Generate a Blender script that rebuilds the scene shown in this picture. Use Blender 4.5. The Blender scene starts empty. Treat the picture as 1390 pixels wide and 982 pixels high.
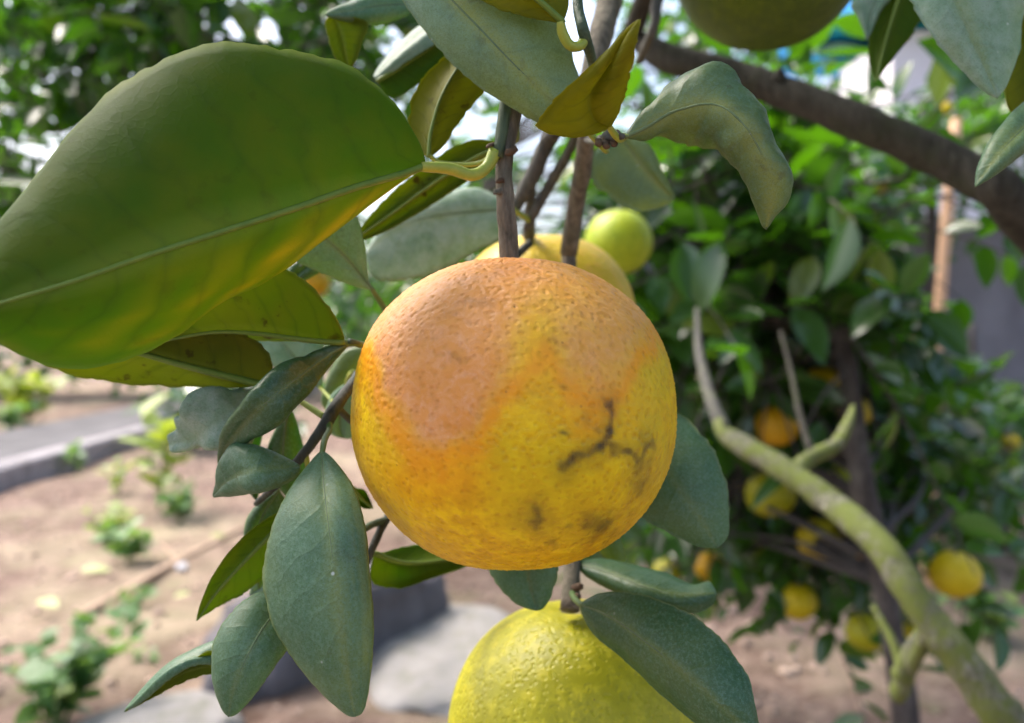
import bpy, math, random
import numpy as np
from mathutils import Vector, Matrix, noise as mnoise

R = math.radians
scene = bpy.context.scene
C = scene.collection

# ------------------------------------------------------------------ camera
FPX, CX, CY = 1091.0, 695.0, 491.0          # focal length and centre, in photo pixels
CAM = Vector((0, 0, 1.0)); PITCH = math.atan((491 - 450) / FPX)
FWD = Vector((0, math.cos(PITCH), -math.sin(PITCH)))
UPV = Vector((0, math.sin(PITCH), math.cos(PITCH)))
cd = bpy.data.cameras.new('camera'); cam = bpy.data.objects.new('camera', cd); C.objects.link(cam)
cam.location = CAM; cam.rotation_euler = (R(90) - PITCH, 0, 0)
cd.sensor_width = 36.0; cd.lens = FPX / 1390 * 36; cd.clip_start = 0.01; cd.clip_end = 2000
cd.dof.use_dof = True; cd.dof.focus_distance = 0.176; cd.dof.aperture_fstop = cd.lens / 2.4
scene.camera = cam
scene.render.resolution_x, scene.render.resolution_y = 1024, 723

# ------------------------------------------------------------------ light
SUN_EL, SUN_AZ = R(56), R(-62)              # azimuth clockwise from +Y (the view direction)
world = bpy.data.worlds.new('World'); scene.world = world; world.use_nodes = True
wn = world.node_tree.nodes; wn.clear()
sky = wn.new('ShaderNodeTexSky'); sky.sky_type = 'NISHITA'; sky.sun_disc = False
sky.sun_elevation = SUN_EL; sky.sun_rotation = SUN_AZ
sky.air_density = 1.0; sky.dust_density = 6.0; sky.ozone_density = 1.0
bg = wn.new('ShaderNodeBackground'); bg.inputs['Strength'].default_value = 0.15
wo = wn.new('ShaderNodeOutputWorld')
world.node_tree.links.new(sky.outputs[0], bg.inputs[0]); world.node_tree.links.new(bg.outputs[0], wo.inputs[0])
sd = bpy.data.lights.new('sun', 'SUN'); sd.energy = 1.5; sd.angle = R(24); sd.color = (1.0, 0.96, 0.9)
sun = bpy.data.objects.new('sun', sd); C.objects.link(sun)
sdir = Vector((math.sin(SUN_AZ) * math.cos(SUN_EL), math.cos(SUN_AZ) * math.cos(SUN_EL), math.sin(SUN_EL)))
sun.rotation_euler = sdir.to_track_quat('Z', 'Y').to_euler()
vs = scene.view_settings
vs.view_transform = 'Standard'; vs.look = 'None'; vs.gamma = 1.0; vs.use_curve_mapping = False
vs.exposure = 1.72
scene.render.engine = 'CYCLES'
cy = scene.cycles
cy.use_denoising = True
cy.max_bounces = 10; cy.diffuse_bounces = 4; cy.glossy_bounces = 3; cy.transmission_bounces = 6; cy.transparent_max_bounces = 6
cy.sample_clamp_indirect = 6.0

# ------------------------------------------------------------------ helpers
def P(px, py, d):
    """photo pixel + distance along the view axis -> point in the world"""
    return CAM + FWD * d + Vector((1, 0, 0)) * ((px - CX) / FPX * d) + UPV * ((CY - py) / FPX * d)

def proj(p):
    v = Vector(p) - CAM; d = v.dot(FWD)
    if d < 1e-4: return None
    return CX + v.x / d * FPX, CY - v.dot(UPV) / d * FPX, d

def ground_pt(px, py):
    """where the ray of a pixel meets the ground z = 0"""
    v = P(px, py, 1.0) - CAM
    return CAM + v * (-CAM.z / v.z)

def empty(name, loc=(0, 0, 0), label=None, cat=None, group=None):
    o = bpy.data.objects.new(name, None); C.objects.link(o); o.location = loc
    o.empty_display_size = 0.02
    return tag(o, label, cat, group)

def tag(o, label=None, cat=None, group=None, kind=None):
    if label: o['label'] = label
    if cat: o['category'] = cat
    if group: o['group'] = group
    if kind: o['kind'] = kind
    return o

def link(name, me, mat=None, parent=None, smooth=True):
    if mat is not None:
        for m in (mat if isinstance(mat, (list, tuple)) else [mat]): me.materials.append(m)
    if smooth and len(me.polygons): me.polygons.foreach_set('use_smooth', [True] * len(me.polygons))
    o = bpy.data.objects.new(name, me); C.objects.link(o)
    if parent is not None:
        o.parent = parent
        o.matrix_parent_inverse = Matrix.Translation(-Vector(parent.location)) if parent.parent is None else Matrix.Identity(4)
    return o

def mesh(name, verts, faces):
    me = bpy.data.meshes.new(name); me.from_pydata([tuple(v) for v in verts], [], faces); me.update(); return me

def child(name, me, mat, parent, origin, smooth=True):
    """mesh in world coordinates, parented to a thing or part whose world position is `origin`"""
    if mat is not None:
        for m in (mat if isinstance(mat, (list, tuple)) else [mat]): me.materials.append(m)
    if smooth and len(me.polygons): me.polygons.foreach_set('use_smooth', [True] * len(me.polygons))
    o = bpy.data.objects.new(name, me); C.objects.link(o); o.parent = parent
    o.matrix_parent_inverse = Matrix.Translation(-Vector(origin))
    return o

def catmull(pts, n):
    """resample a polyline (list of tuples, any dimension) into n points, even in arc length"""
    p = np.array(pts, float)
    if len(p) == 2:
        t = np.linspace(0, 1, n)[:, None]; return p[0] * (1 - t) + p[1] * t
    q = np.vstack([2 * p[0] - p[1], p, 2 * p[-1] - p[-2]])
    out = []
    for i in range(1, len(q) - 2):
        for t in np.linspace(0, 1, 24, endpoint=False):
            a, b, c, d = q[i - 1], q[i], q[i + 1], q[i + 2]
            out.append(0.5 * ((2 * b) + (-a + c) * t + (2 * a - 5 * b + 4 * c - d) * t * t + (-a + 3 * b - 3 * c + d) * t ** 3))
    out.append(p[-1]); out = np.array(out)
    s = np.concatenate([[0], np.cumsum(np.linalg.norm(np.diff(out, axis=0), axis=1))])
    u = np.linspace(0, s[-1], n)
    return np.stack([np.interp(u, s, out[:, k]) for k in range(out.shape[1])], axis=1)

def tube_data(pts, radii, sides=10, n=None, knob=0.0, seed=0, cap=True):
    """tapered tube through points; knob = relative lumpiness"""
    pr = [tuple(p) + (r,) for p, r in zip(pts, radii)]
    n = n or max(6, len(pts) * 5)
    q = catmull(pr, n); c = q[:, :3]; rad = q[:, 3]
    T = np.gradient(c, axis=0); T /= np.linalg.norm(T, axis=1)[:, None] + 1e-12
    ref = np.array([0.0, 0, 1.0]) if abs(T[0][2]) < 0.9 else np.array([1.0, 0, 0])
    u = np.cross(T[0], ref); u /= np.linalg.norm(u)
    verts, faces = [], []
    for i in range(n):
        u = u - T[i] * np.dot(u, T[i]); u /= np.linalg.norm(u); v = np.cross(T[i], u)
        for k in range(sides):
            a = 2 * math.pi * k / sides
            dirv = u * math.cos(a) + v * math.sin(a)
            r = rad[i]
            if knob:
                pp = c[i] / max(rad[i], 1e-4) * 0.55 + dirv * 0.9 + seed * 7.3
                r *= 1 + knob * mnoise.noise(Vector(pp)) * 1.6
            verts.append(c[i] + dirv * r)
    for i in range(n - 1):
        for k in range(sides):
            a = i * sides + k; b = i * sides + (k + 1) % sides
            faces.append((a, b, b + sides, a + sides))
    if cap:
        faces.append(tuple(range(sides))[::-1]); faces.append(tuple(range((n - 1) * sides, n * sides)))
    return verts, faces

def tube(name, pts, radii, mat, parent, origin, **k):
    v, f = tube_data(pts, radii, **k)
    return child(name, mesh(name, v, f), mat, parent, origin)

# ------------------------------------------------------------------ materials
class NT:
    def __init__(s, name):
        s.m = bpy.data.materials.new(name); s.m.use_nodes = True
        s.n = s.m.node_tree.nodes; s.l = s.m.node_tree.links; s.n.clear()
        s.out = s.n.new('ShaderNodeOutputMaterial')
    def add(s, t, **k):
        nd = s.n.new('ShaderNode' + t)
        for a, b in k.items(): setattr(nd, a, b)
        return nd
    def set(s, sock, v):
        if isinstance(v, bpy.types.NodeSocket): s.l.new(v, sock)
        elif v is not None: sock.default_value = v
    def coord(s, which='Object'): return s.add('TexCoord').outputs[which]
    def noise(s, vec, scale, detail=4, rough=0.6, dist=0.0):
        nd = s.add('TexNoise'); s.set(nd.inputs['Vector'], vec)
        nd.inputs['Scale'].default_value = scale; nd.inputs['Detail'].default_value = detail
        nd.inputs['Roughness'].default_value = rough; nd.inputs['Distortion'].default_value = dist
        return nd.outputs['Fac']
    def voronoi(s, vec, scale, feature='F1', rnd=1.0):
        nd = s.add('TexVoronoi', feature=feature); s.set(nd.inputs['Vector'], vec)
        nd.inputs['Scale'].default_value = scale; nd.inputs['Randomness'].default_value = rnd
        return nd.outputs['Distance']
    def math(s, op, a, b=None, c=None, clamp=False):
        nd = s.add('Math', operation=op, use_clamp=clamp)
        for i, v in enumerate((a, b, c)):
            if v is not None: s.set(nd.inputs[i], v)
        return nd.outputs[0]
    def ramp(s, fac, stops, interp='LINEAR'):
        nd = s.add('ValToRGB'); s.set(nd.inputs[0], fac); cr = nd.color_ramp; cr.interpolation = interp
        while len(cr.elements) < len(stops): cr.elements.new(0.5)
        for e, (p, c) in zip(cr.elements, stops):
            e.position = p; e.color = (c, c, c, 1) if isinstance(c, (int, float)) else (*c, 1)
        return nd.outputs[0]
    def mix(s, fac, a, b, blend='MIX'):
        nd = s.add('Mix', data_type='RGBA', blend_type=blend, clamp_factor=True)
        s.set(nd.inputs[0], fac)
        for sock, v in ((nd.inputs[6], a), (nd.inputs[7], b)):
            s.set(sock, (*v, 1) if isinstance(v, tuple) and len(v) == 3 else v)
        return nd.outputs[2]
    def bump(s, h, strength, dist, normal=None):
        nd = s.add('Bump'); s.set(nd.inputs['Height'], h)
        nd.inputs['Strength'].default_value = strength; nd.inputs['Distance'].default_value = dist
        if normal is not None: s.set(nd.inputs['Normal'], normal)
        return nd.outputs[0]
    def principled(s, col, rough=0.5, spec=0.5, normal=None, **k):
        nd = s.add('BsdfPrincipled')
        s.set(nd.inputs['Base Color'], (*col, 1) if isinstance(col, tuple) and len(col) == 3 else col)
        s.set(nd.inputs['Roughness'], rough); s.set(nd.inputs['Specular IOR Level'], spec)
        if normal is not None: s.set(nd.inputs['Normal'], normal)
        for a, b in k.items(): s.set(nd.inputs[a.replace('_', ' ')], b)
        return nd.outputs[0]
    def done(s, sh): s.l.new(sh, s.out.inputs[0]); return s.m

def leaf_material(name, top):
    """citrus leaf face; object colour carries (paleness, yellowness, spots, seed); UV = along, across"""
    t = NT(name)
    oi = t.add('ObjectInfo'); sep = t.add('SeparateColor'); t.l.new(oi.outputs['Color'], sep.inputs[0])
    pale, spots, seed = sep.outputs[0], sep.outputs[2], oi.outputs['Alpha']
    ya = t.add('Attribute'); ya.attribute_name = 'yellowing'
    yel = t.math('ADD', sep.outputs[1], ya.outputs['Fac'], None, True)
    co = t.coord('Object')
    off = t.add('VectorMath', operation='ADD'); t.l.new(co, off.inputs[0])
    cmb = t.add('CombineXYZ'); t.l.new(t.math('MULTIPLY', seed, 3.7), cmb.inputs[0]); t.l.new(cmb.outputs[0], off.inputs[1])
    vec = off.outputs[0]
    uv = t.add('SeparateXYZ'); t.l.new(t.coord('UV'), uv.inputs[0])
    av = t.math('ABSOLUTE', t.math('SUBTRACT', t.math('MULTIPLY', uv.outputs[1], 2.0), 1.0))
    wob = t.noise(vec, 45, 3)
    ph = t.math('ADD', t.math('SUBTRACT', t.math('MULTIPLY', uv.outputs[0], 8.5), t.math('MULTIPLY', t.math('POWER', av, 0.8), 1.5)),
                t.math('MULTIPLY', wob, 1.6))
    tri = t.math('ABSOLUTE', t.math('SUBTRACT', t.math('FRACT', ph), 0.5))         # 0 on a vein
    vein = t.ramp(tri, [(0.0, 1.0), (0.05, 0.55), (0.16, 0.0)])
    vein = t.math('MULTIPLY', vein, t.ramp(av, [(0.0, 0.9), (0.75, 0.55), (0.95, 0.0)]))
    net = t.ramp(t.voronoi(vec, 420, 'DISTANCE_TO_EDGE'), [(0.0, 1.0), (0.12, 0.0)])
    midr = t.ramp(av, [(0.0, 1.0), (0.05, 0.7), (0.14, 0.0)])
    blot = t.noise(vec, 45, 4, 0.6); fine = t.noise(vec, 1300, 4, 0.75); grain = t.noise(vec, 3200, 2, 0.6)
    patch = t.ramp(t.noise(vec, 75, 3, 0.55), [(0.42, 0.0), (0.66, 1.0)])
    sm = t.ramp(t.noise(vec, 240, 3, 0.55), [(0.60, 0.0), (0.66, 1.0)])
    smb = t.math('MULTIPLY', sm, t.ramp(t.noise(vec, 50, 2), [(0.45, 0.0), (0.6, 1.0)]))
    if top:
        col = t.mix(blot, (0.012, 0.050, 0.018), (0.036, 0.100, 0.032))
        col = t.mix(t.math('MULTIPLY', t.math('ADD', yel, 0.15), patch), col, (0.20, 0.25, 0.035))
        band = t.math('MULTIPLY', t.ramp(t.math('ADD', av, t.math('MULTIPLY', t.math('SUBTRACT', fine, 0.5), 0.5)), [(0.0, 1.0), (0.32, 0.0)]), t.math('MULTIPLY', yel, 0.9))
        dust_sheen = t.math('MULTIPLY', t.ramp(t.math('ADD', t.math('MULTIPLY', fine, 0.65), t.math('ADD', t.math('MULTIPLY', blot, 0.55), t.math('MULTIPLY', grain, 0.35))), [(0.50, 0.15), (1.02, 1.0)]), t.math('ADD', t.math('MULTIPLY', pale, 1.0), 0.02), None, True)
        col = t.mix(dust_sheen, col, (0.22, 0.40, 0.29))  # spray dust together with teal sky sheen, mixed into the base colour
        col = t.mix(t.math('MULTIPLY', t.ramp(pale, [(0.55, 0.0), (1.0, 0.75)]), t.ramp(t.noise(vec, 160, 4, 0.7), [(0.35, 0.2), (0.6, 1.0)])), col, (0.50, 0.60, 0.54))
        col = t.mix(band, col, (0.30, 0.33, 0.08))
        col = t.mix(t.math('MULTIPLY', vein, 0.12), col, (0.16, 0.24, 0.09))
        col = t.mix(t.math('MULTIPLY', midr, t.math('ADD', 0.25, t.math('MULTIPLY', yel, 0.6))), col, (0.30, 0.32, 0.07))
        col = t.mix(t.math('MULTIPLY', t.ramp(fine, [(0.47, 0.0), (0.62, 1.0)]), t.math('ADD', 0.16, t.math('MULTIPLY', blot, 0.35))), col, (0.20, 0.33, 0.22))
        col = t.mix(t.ramp(grain, [(0.36, 0.35), (0.46, 0.0)]), col, (0.010, 0.032, 0.014))
        tcol = t.mix(yel, (0.15, 0.34, 0.008), (0.58, 0.50, 0.01)); tw = 0.34
        rough = t.math('ADD', t.math('MULTIPLY', fine, 0.16), t.math('ADD', 0.30, t.math('MULTIPLY', pale, 0.2)))
        speck = t.ramp(t.voronoi(vec, 130), [(0.03, 1.0), (0.06, 0.0)])
        speck = t.math('MULTIPLY', speck, t.ramp(t.noise(vec, 30, 2), [(0.44, 0.0), (0.56, 0.8)]))
        col = t.mix(speck, col, (0.75, 0.78, 0.72))
    else:
        col = t.mix(blot, (0.035, 0.085, 0.006), (0.075, 0.125, 0.010))
        col = t.mix(t.math('MULTIPLY', yel, t.math('ADD', 0.45, t.math('MULTIPLY', patch, 0.6))), col, (0.30, 0.25, 0.02))
        col = t.mix(t.math('MULTIPLY', pale, 0.8), col, (0.45, 0.55, 0.45))
        col = t.mix(t.math('MULTIPLY', vein, 0.22), col, (0.05, 0.10, 0.02))
        col = t.mix(t.math('MULTIPLY', midr, 0.5), col, (0.26, 0.32, 0.07))
        tcol = t.mix(yel, (0.21, 0.42, 0.002), (0.62, 0.50, 0.002)); tw = 0.55
        rough = t.math('ADD', t.math('MULTIPLY', fine, 0.2), 0.45)
    tcol = t.mix(t.math('MULTIPLY', vein, 0.3), tcol, (0.05, 0.13, 0.003))
    tcol = t.mix(t.math('MULTIPLY', patch, 0.6), tcol, (0.36, 0.42, 0.003))
    rimm = t.ramp(av, [(0.955, 0.0), (0.985, 1.0)])
    col = t.mix(t.math('MULTIPLY', rimm, 0.45), col, (0.20, 0.23, 0.06))
    sp = t.math('MULTIPLY', smb, spots)
    col = t.mix(sp, col, (0.055, 0.025, 0.010)); tcol = t.mix(sp, tcol, (0.08, 0.03, 0.005))
    h = t.math('ADD', t.math('MULTIPLY', vein, -0.5 if top else 0.7), t.math('ADD', t.math('MULTIPLY', net, 0.10), t.math('MULTIPLY', fine, 0.35)))
    nrm = t.bump(h, 0.35, 0.0005)
    a = t.principled(col, rough, 0.5 if top else 0.14, nrm)
    tr = t.add('BsdfTranslucent'); t.set(tr.inputs[0], tcol); t.set(tr.inputs[1], nrm)
    ms = t.add('MixShader'); ms.inputs[0].default_value = tw; t.l.new(a, ms.inputs[1]); t.l.new(tr.outputs[0], ms.inputs[2])
    return t.done(ms.outputs[0])

def far_leaf_material(name, dark, light, yellow=0.1, rough=0.22, tcol=(0.10, 0.30, 0.003)):
    t = NT(name)
    g = t.add('NewGeometry'); oi = t.add('ObjectInfo')
    rnd = t.math('FRACT', t.math('ADD', g.outputs['Random Per Island'], t.math('MULTIPLY', oi.outputs['Random'], 7.13)))
    col = t.mix(rnd, dark, light)
    col = t.mix(t.ramp(rnd, [(1 - yellow - 0.02, 0.0), (1 - yellow, 0.8)]), col, (0.22, 0.27, 0.03))
    n = t.noise(t.coord('Object'), 90, 3)
    col = t.mix(t.math('MULTIPLY', n, 0.35), col, (0.10, 0.16, 0.09))
    a = t.principled(col, rough, 0.65)
    tr = t.add('BsdfTranslucent'); t.set(tr.inputs[0], (*tcol, 1))
    ms = t.add('MixShader'); ms.inputs[0].default_value = 0.33; t.l.new(a, ms.inputs[1]); t.l.new(tr.outputs[0], ms.inputs[2])
    return t.done(ms.outputs[0])

def bark_material(name, c1, c2, c3, scale=1.0, moss=None, rough=0.85):
    t = NT(name); co = t.coord('Object')
    mp = t.add('Mapping'); t.l.new(co, mp.inputs[0]); mp.inputs['Scale'].default_value = (1, 1, 0.22)
    streak = t.noise(mp.outputs[0], 420 * scale, 5, 0.7); blot = t.noise(co, 60 * scale, 4, 0.6)
    col = t.mix(t.ramp(streak, [(0.35, 0.0), (0.65, 1.0)]), c1, c2)
    col = t.mix(t.ramp(blot, [(0.52, 0.0), (0.68, 0.8)]), col, c3)
    if moss:
        mo = t.noise(co, 60 * scale, 6, 0.75)
        sp_ = t.ramp(t.noise(co, 150 * scale, 4, 0.7), [(0.58, 0.0), (0.70, 0.7)])
        col = t.mix(sp_, col, tuple(min(1, 1.5 * c) for c in c3))
        col = t.mix(t.ramp(mo, [(0.40, 0.0), (0.54, 0.9)]), col, moss)
    nrm = t.bump(t.math('ADD', streak, t.math('MULTIPLY', blot, 0.8)), 0.8, 0.0012 / scale)
    return t.done(t.principled(col, rough, 0.25, nrm))

def plain_noise_material(name, c1, c2, scale, rough=0.7, bump=0.3, dist=0.002, spec=0.3, detail=5):
    t = NT(name); co = t.coord('Object'); n = t.noise(co, scale, detail, 0.65)
    col = t.mix(t.ramp(n, [(0.3, 0.0), (0.7, 1.0)]), c1, c2)
    return t.done(t.principled(col, rough, spec, t.bump(n, bump, dist)))

M = {}
M['leaf_top'] = leaf_material('leaf_upper_face', True)
M['leaf_under'] = leaf_material('leaf_under_face', False)
M['vein'] = plain_noise_material('midrib_pale_green', (0.07, 0.12, 0.05), (0.13, 0.18, 0.08), 300, 0.5, 0.2, 0.0003)
M['vein_under'] = plain_noise_material('midrib_yellow_green', (0.09, 0.155, 0.022), (0.14, 0.20, 0.03), 300, 0.5, 0.2, 0.0003)
M['petiole'] = plain_noise_material('petiole_green', (0.20, 0.28, 0.03), (0.34, 0.36, 0.05), 200, 0.42, 0.2, 0.0003, 0.45)
M['petiole_dark'] = plain_noise_material('petiole_dark_green', (0.06, 0.12, 0.03), (0.11, 0.17, 0.05), 200, 0.45, 0.2, 0.0003, 0.45)
M['bark'] = bark_material('twig_bark_brown', (0.060, 0.052, 0.040), (0.19, 0.165, 0.128), (0.085, 0.085, 0.060))
M['bark_grey'] = bark_material('twig_bark_grey', (0.050, 0.050, 0.046), (0.115, 0.112, 0.10), (0.11, 0.115, 0.08))
M['green_twig'] = bark_material('green_twig', (0.035, 0.06, 0.035), (0.07, 0.105, 0.06), (0.09, 0.12, 0.06), 1.0, None, 0.5)
M['dark_twig'] = bark_material('dark_twig', (0.025, 0.03, 0.025), (0.06, 0.065, 0.055), (0.05, 0.07, 0.045), 1.0, None, 0.55)
M['limb'] = bark_material('limb_bark', (0.020, 0.019, 0.014), (0.056, 0.052, 0.042), (0.036, 0.042, 0.020), 0.5)
M['moss_limb'] = bark_material('mossy_limb_bark', (0.075, 0.075, 0.05), (0.20, 0.195, 0.145), (0.30, 0.295, 0.25), 0.8, (0.115, 0.145, 0.024))
M['trunk'] = bark_material('trunk_bark', (0.035, 0.03, 0.03), (0.09, 0.078, 0.075), (0.13, 0.12, 0.11), 0.4)
M['scar'] = plain_noise_material('leaf_scar_brown', (0.05, 0.028, 0.018), (0.13, 0.085, 0.05), 500, 0.8, 0.4, 0.0004)
M['far_leaf'] = far_leaf_material('orchard_leaf', (0.006, 0.032, 0.005), (0.024, 0.090, 0.010), 0.05)
M['far_leaf_b'] = far_leaf_material('orchard_leaf_greyed', (0.016, 0.055, 0.020), (0.055, 0.125, 0.045), 0.07)
M['far_leaf_c'] = far_leaf_material('hedge_leaf', (0.025, 0.070, 0.025), (0.075, 0.140, 0.045), 0.10)
M['weed'] = far_leaf_material('weed_leaf', (0.06, 0.17, 0.05), (0.13, 0.27, 0.09), 0.10, 0.45, (0.25, 0.45, 0.05))
M['weed_yellow'] = far_leaf_material('yellow_weed_leaf', (0.17, 0.30, 0.04), (0.32, 0.42, 0.06), 0.3, 0.5, (0.45, 0.55, 0.04))
M['weed_stem'] = plain_noise_material('weed_stem', (0.10, 0.17, 0.05), (0.20, 0.24, 0.09), 80)
M['fallen'] = far_leaf_material('fallen_leaf', (0.42, 0.50, 0.18), (0.55, 0.60, 0.26), 0.2, 0.55, (0.4, 0.45, 0.1))

def soil_material():
    t = NT('dry_soil'); co = t.coord('Object')
    a = t.noise(co, 0.9, 5, 0.6); b = t.noise(co, 7, 6, 0.7); c = t.noise(co, 60, 4, 0.7)
    col = t.mix(t.ramp(b, [(0.36, 0.0), (0.64, 1.0)]), (0.085, 0.054, 0.042), (0.235, 0.168, 0.138))
    col = t.mix(t.ramp(a, [(0.46, 0.0), (0.66, 0.55)]), col, (0.37, 0.33, 0.22))
    col = t.mix(t.ramp(c, [(0.56, 0.0), (0.72, 0.6)]), col, (0.55, 0.45, 0.38))
    gp = t.math('MULTIPLY', t.ramp(t.noise(co, 2.3, 4, 0.7), [(0.58, 0.0), (0.70, 0.5)]), t.ramp(c, [(0.4, 0.0), (0.6, 1.0)]))
    col = t.mix(gp, col, (0.16, 0.22, 0.08))
    return t.done(t.principled(col, 0.95, 0.1, t.bump(t.math('ADD', b, t.math('MULTIPLY', c, 0.5)), 0.8, 0.03)))
def concrete_material(name, c1, c2, stain, scale=1.0):
    t = NT(name); co = t.coord('Object')
    mp = t.add('Mapping'); t.l.new(co, mp.inputs[0]); mp.inputs['Scale'].default_value = (1, 1, 0.3)
    a = t.noise(co, 2.2 * scale, 6, 0.65); b = t.noise(mp.outputs[0], 3.0 * scale, 5, 0.7); c = t.noise(co, 40 * scale, 4, 0.7)
    col = t.mix(t.ramp(a, [(0.3, 0.0), (0.7, 1.0)]), c1, c2)
    col = t.mix(t.ramp(b, [(0.48, 0.0), (0.70, 0.75)]), col, stain)
    return t.done(t.principled(col, 0.9, 0.2, t.bump(c, 0.5, 0.01)))
M['soil'] = soil_material()
M['wall'] = concrete_material('grey_wall', (0.15, 0.145, 0.165), (0.24, 0.235, 0.26), (0.10, 0.095, 0.11))
M['render_white'] = concrete_material('pale_render', (0.62, 0.60, 0.64), (0.72, 0.70, 0.74), (0.52, 0.50, 0.55), 0.5)
M['path'] = concrete_material('path_concrete', (0.075, 0.072, 0.076), (0.13, 0.125, 0.13), (0.05, 0.05, 0.05))
M['kerb'] = concrete_material('kerb_concrete', (0.24, 0.225, 0.235), (0.34, 0.32, 0.33), (0.16, 0.15, 0.15), 2)
M['slab'] = concrete_material('slab_concrete', (0.20, 0.195, 0.19), (0.34, 0.32, 0.31), (0.15, 0.15, 0.11), 5)
M['rock'] = concrete_material('dark_rock', (0.095, 0.09, 0.10), (0.165, 0.155, 0.17), (0.07, 0.065, 0.07), 3)
M['teal_roof'] = plain_noise_material('teal_sheet_metal', (0.02, 0.42, 0.45), (0.03, 0.50, 0.54), 3, 0.45, 0.05)
M['blue_roof'] = plain_noise_material('blue_sheet_metal', (0.03, 0.27, 0.62), (0.05, 0.34, 0.72), 3, 0.45, 0.05)
M['stake'] = plain_noise_material('bare_wood', (0.46, 0.27, 0.16), (0.62, 0.40, 0.25), 14, 0.8, 0.3)
M['clod'] = plain_noise_material('soil_clod', (0.26, 0.18, 0.14), (0.46, 0.36, 0.30), 30, 0.95, 0.4, 0.004, 0.1)
M['pebble'] = plain_noise_material('white_pebble', (0.62, 0.60, 0.62), (0.78, 0.76, 0.78), 40, 0.7, 0.2)
M['stick'] = plain_noise_material('dry_stick', (0.36, 0.25, 0.18), (0.50, 0.37, 0.28), 30, 0.85, 0.3)
M['calyx'] = plain_noise_material('calyx_brown_green', (0.10, 0.085, 0.04), (0.20, 0.18, 0.08), 400, 0.8, 0.4, 0.0004)

def citrus_material(name, cols, pig=False):
    """cols: dark, mid, light peel colours. pig: uses the 'pigment' attribute (blush, rim, scar, green)."""
    t = NT(name); co = t.coord('Object')
    big = t.noise(co, 38, 4, 0.6); mid = t.noise(co, 260, 4, 0.6); fine = t.noise(co, 900, 3, 0.7)
    col = t.mix(t.ramp(big, [(0.3, 0.0), (0.7, 1.0)]), cols[0], cols[1])
    col = t.mix(t.ramp(mid, [(0.47, 0.0), (0.66, 0.75)]), col, cols[2])
    col = t.mix(t.ramp(mid, [(0.32, 0.32 if pig else 0.2), (0.46, 0.0)]), col, tuple(c * 0.68 for c in cols[0]))
    pore = t.voronoi(co, 620, 'SMOOTH_F1'); pit = t.ramp(pore, [(0.05, 1.0), (0.42, 0.0)])
    rough = t.math('ADD', 0.36, t.math('MULTIPLY', mid, 0.16))
    if pig:
        at = t.add('Attribute'); at.attribute_name = 'pigment'
        sp = t.add('SeparateColor'); t.l.new(at.outputs['Color'], sp.inputs[0])
        blush, rim, scar, green = sp.outputs[0], sp.outputs[1], sp.outputs[2], at.outputs['Alpha']
        col = t.mix(t.math('MULTIPLY', green, 0.75), col, (0.56, 0.42, 0.002))
        col = t.mix(rim, col, (0.78, 0.265, 0.006))
        bn = t.noise(co, 330, 4, 0.7, 0.6)
        bcol = t.mix(t.ramp(big, [(0.35, 0.0), (0.65, 1.0)]), (0.66, 0.25, 0.055), (0.72, 0.315, 0.115))
        bcol = t.mix(t.ramp(bn, [(0.44, 0.0), (0.72, 0.42)]), bcol, (0.78, 0.46, 0.28))
        bcol = t.mix(t.ramp(t.noise(co, 120, 5, 0.75), [(0.56, 0.0), (0.72, 0.55)]), bcol, (0.50, 0.20, 0.10))
        col = t.mix(t.math('MULTIPLY', blush, t.math('ADD', 0.66, t.math('MULTIPLY', bn, 0.5))), col, bcol)
        col = t.mix(t.math('MULTIPLY', pit, 0.30), col, (0.38, 0.14, 0.002))
        dots = t.math('MULTIPLY', t.ramp(t.voronoi(co, 190), [(0.035, 1.0), (0.075, 0.0)]), t.ramp(t.noise(co, 60, 2), [(0.48, 0.0), (0.6, 0.75)]))
        col = t.mix(dots, col, (0.20, 0.085, 0.03))
        sc = t.math('MULTIPLY', scar, t.ramp(t.noise(co, 420, 4, 0.75), [(0.25, 0.75), (0.6, 1.0)]))
        col = t.mix(sc, col, (0.026, 0.015, 0.012))
        rough = t.math('ADD', rough, t.math('MULTIPLY', blush, 0.10))
    else:
        col = t.mix(t.math('MULTIPLY', pit, 0.12), col, cols[0])
        dots = t.math('MULTIPLY', t.ramp(t.voronoi(co, 170), [(0.03, 1.0), (0.06, 0.0)]), t.ramp(t.noise(co, 60, 2), [(0.5, 0.0), (0.6, 0.7)]))
        col = t.mix(dots, col, (0.16, 0.09, 0.03))
    h = t.math('ADD', t.math('MULTIPLY', pit, -1.0), t.math('ADD', t.math('MULTIPLY', mid, 1.2), t.math('MULTIPLY', fine, 0.25)))
    nrm = t.bump(h, 0.42, 0.0005)
    return t.done(t.principled(col, rough, 0.32, nrm, Subsurface_Weight=0.05, Subsurface_Radius=(0.004, 0.002, 0.0006), Subsurface_Scale=1.0))
M['peel'] = citrus_material('orange_peel_blushed', ((0.64, 0.34, 0.0), (0.76, 0.45, 0.0), (0.88, 0.60, 0.002)), True)
M['peel_lime'] = citrus_material('orange_peel_lime', ((0.24, 0.235, 0.003), (0.34, 0.32, 0.005), (0.45, 0.40, 0.014)))
M['peel_green'] = citrus_material('orange_peel_green', ((0.24, 0.33, 0.008), (0.34, 0.42, 0.010), (0.42, 0.47, 0.016)))
M['peel_shaded'] = citrus_material('orange_peel_green_shaded', ((0.042, 0.075, 0.002), (0.064, 0.105, 0.002), (0.085, 0.125, 0.003)))  # green peel darkened in colour to stand for its shadowed underside
M['peel_yellow'] = citrus_material('orange_peel_yellow', ((0.46, 0.34, 0.004), (0.56, 0.42, 0.006), (0.64, 0.49, 0.012)))
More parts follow.
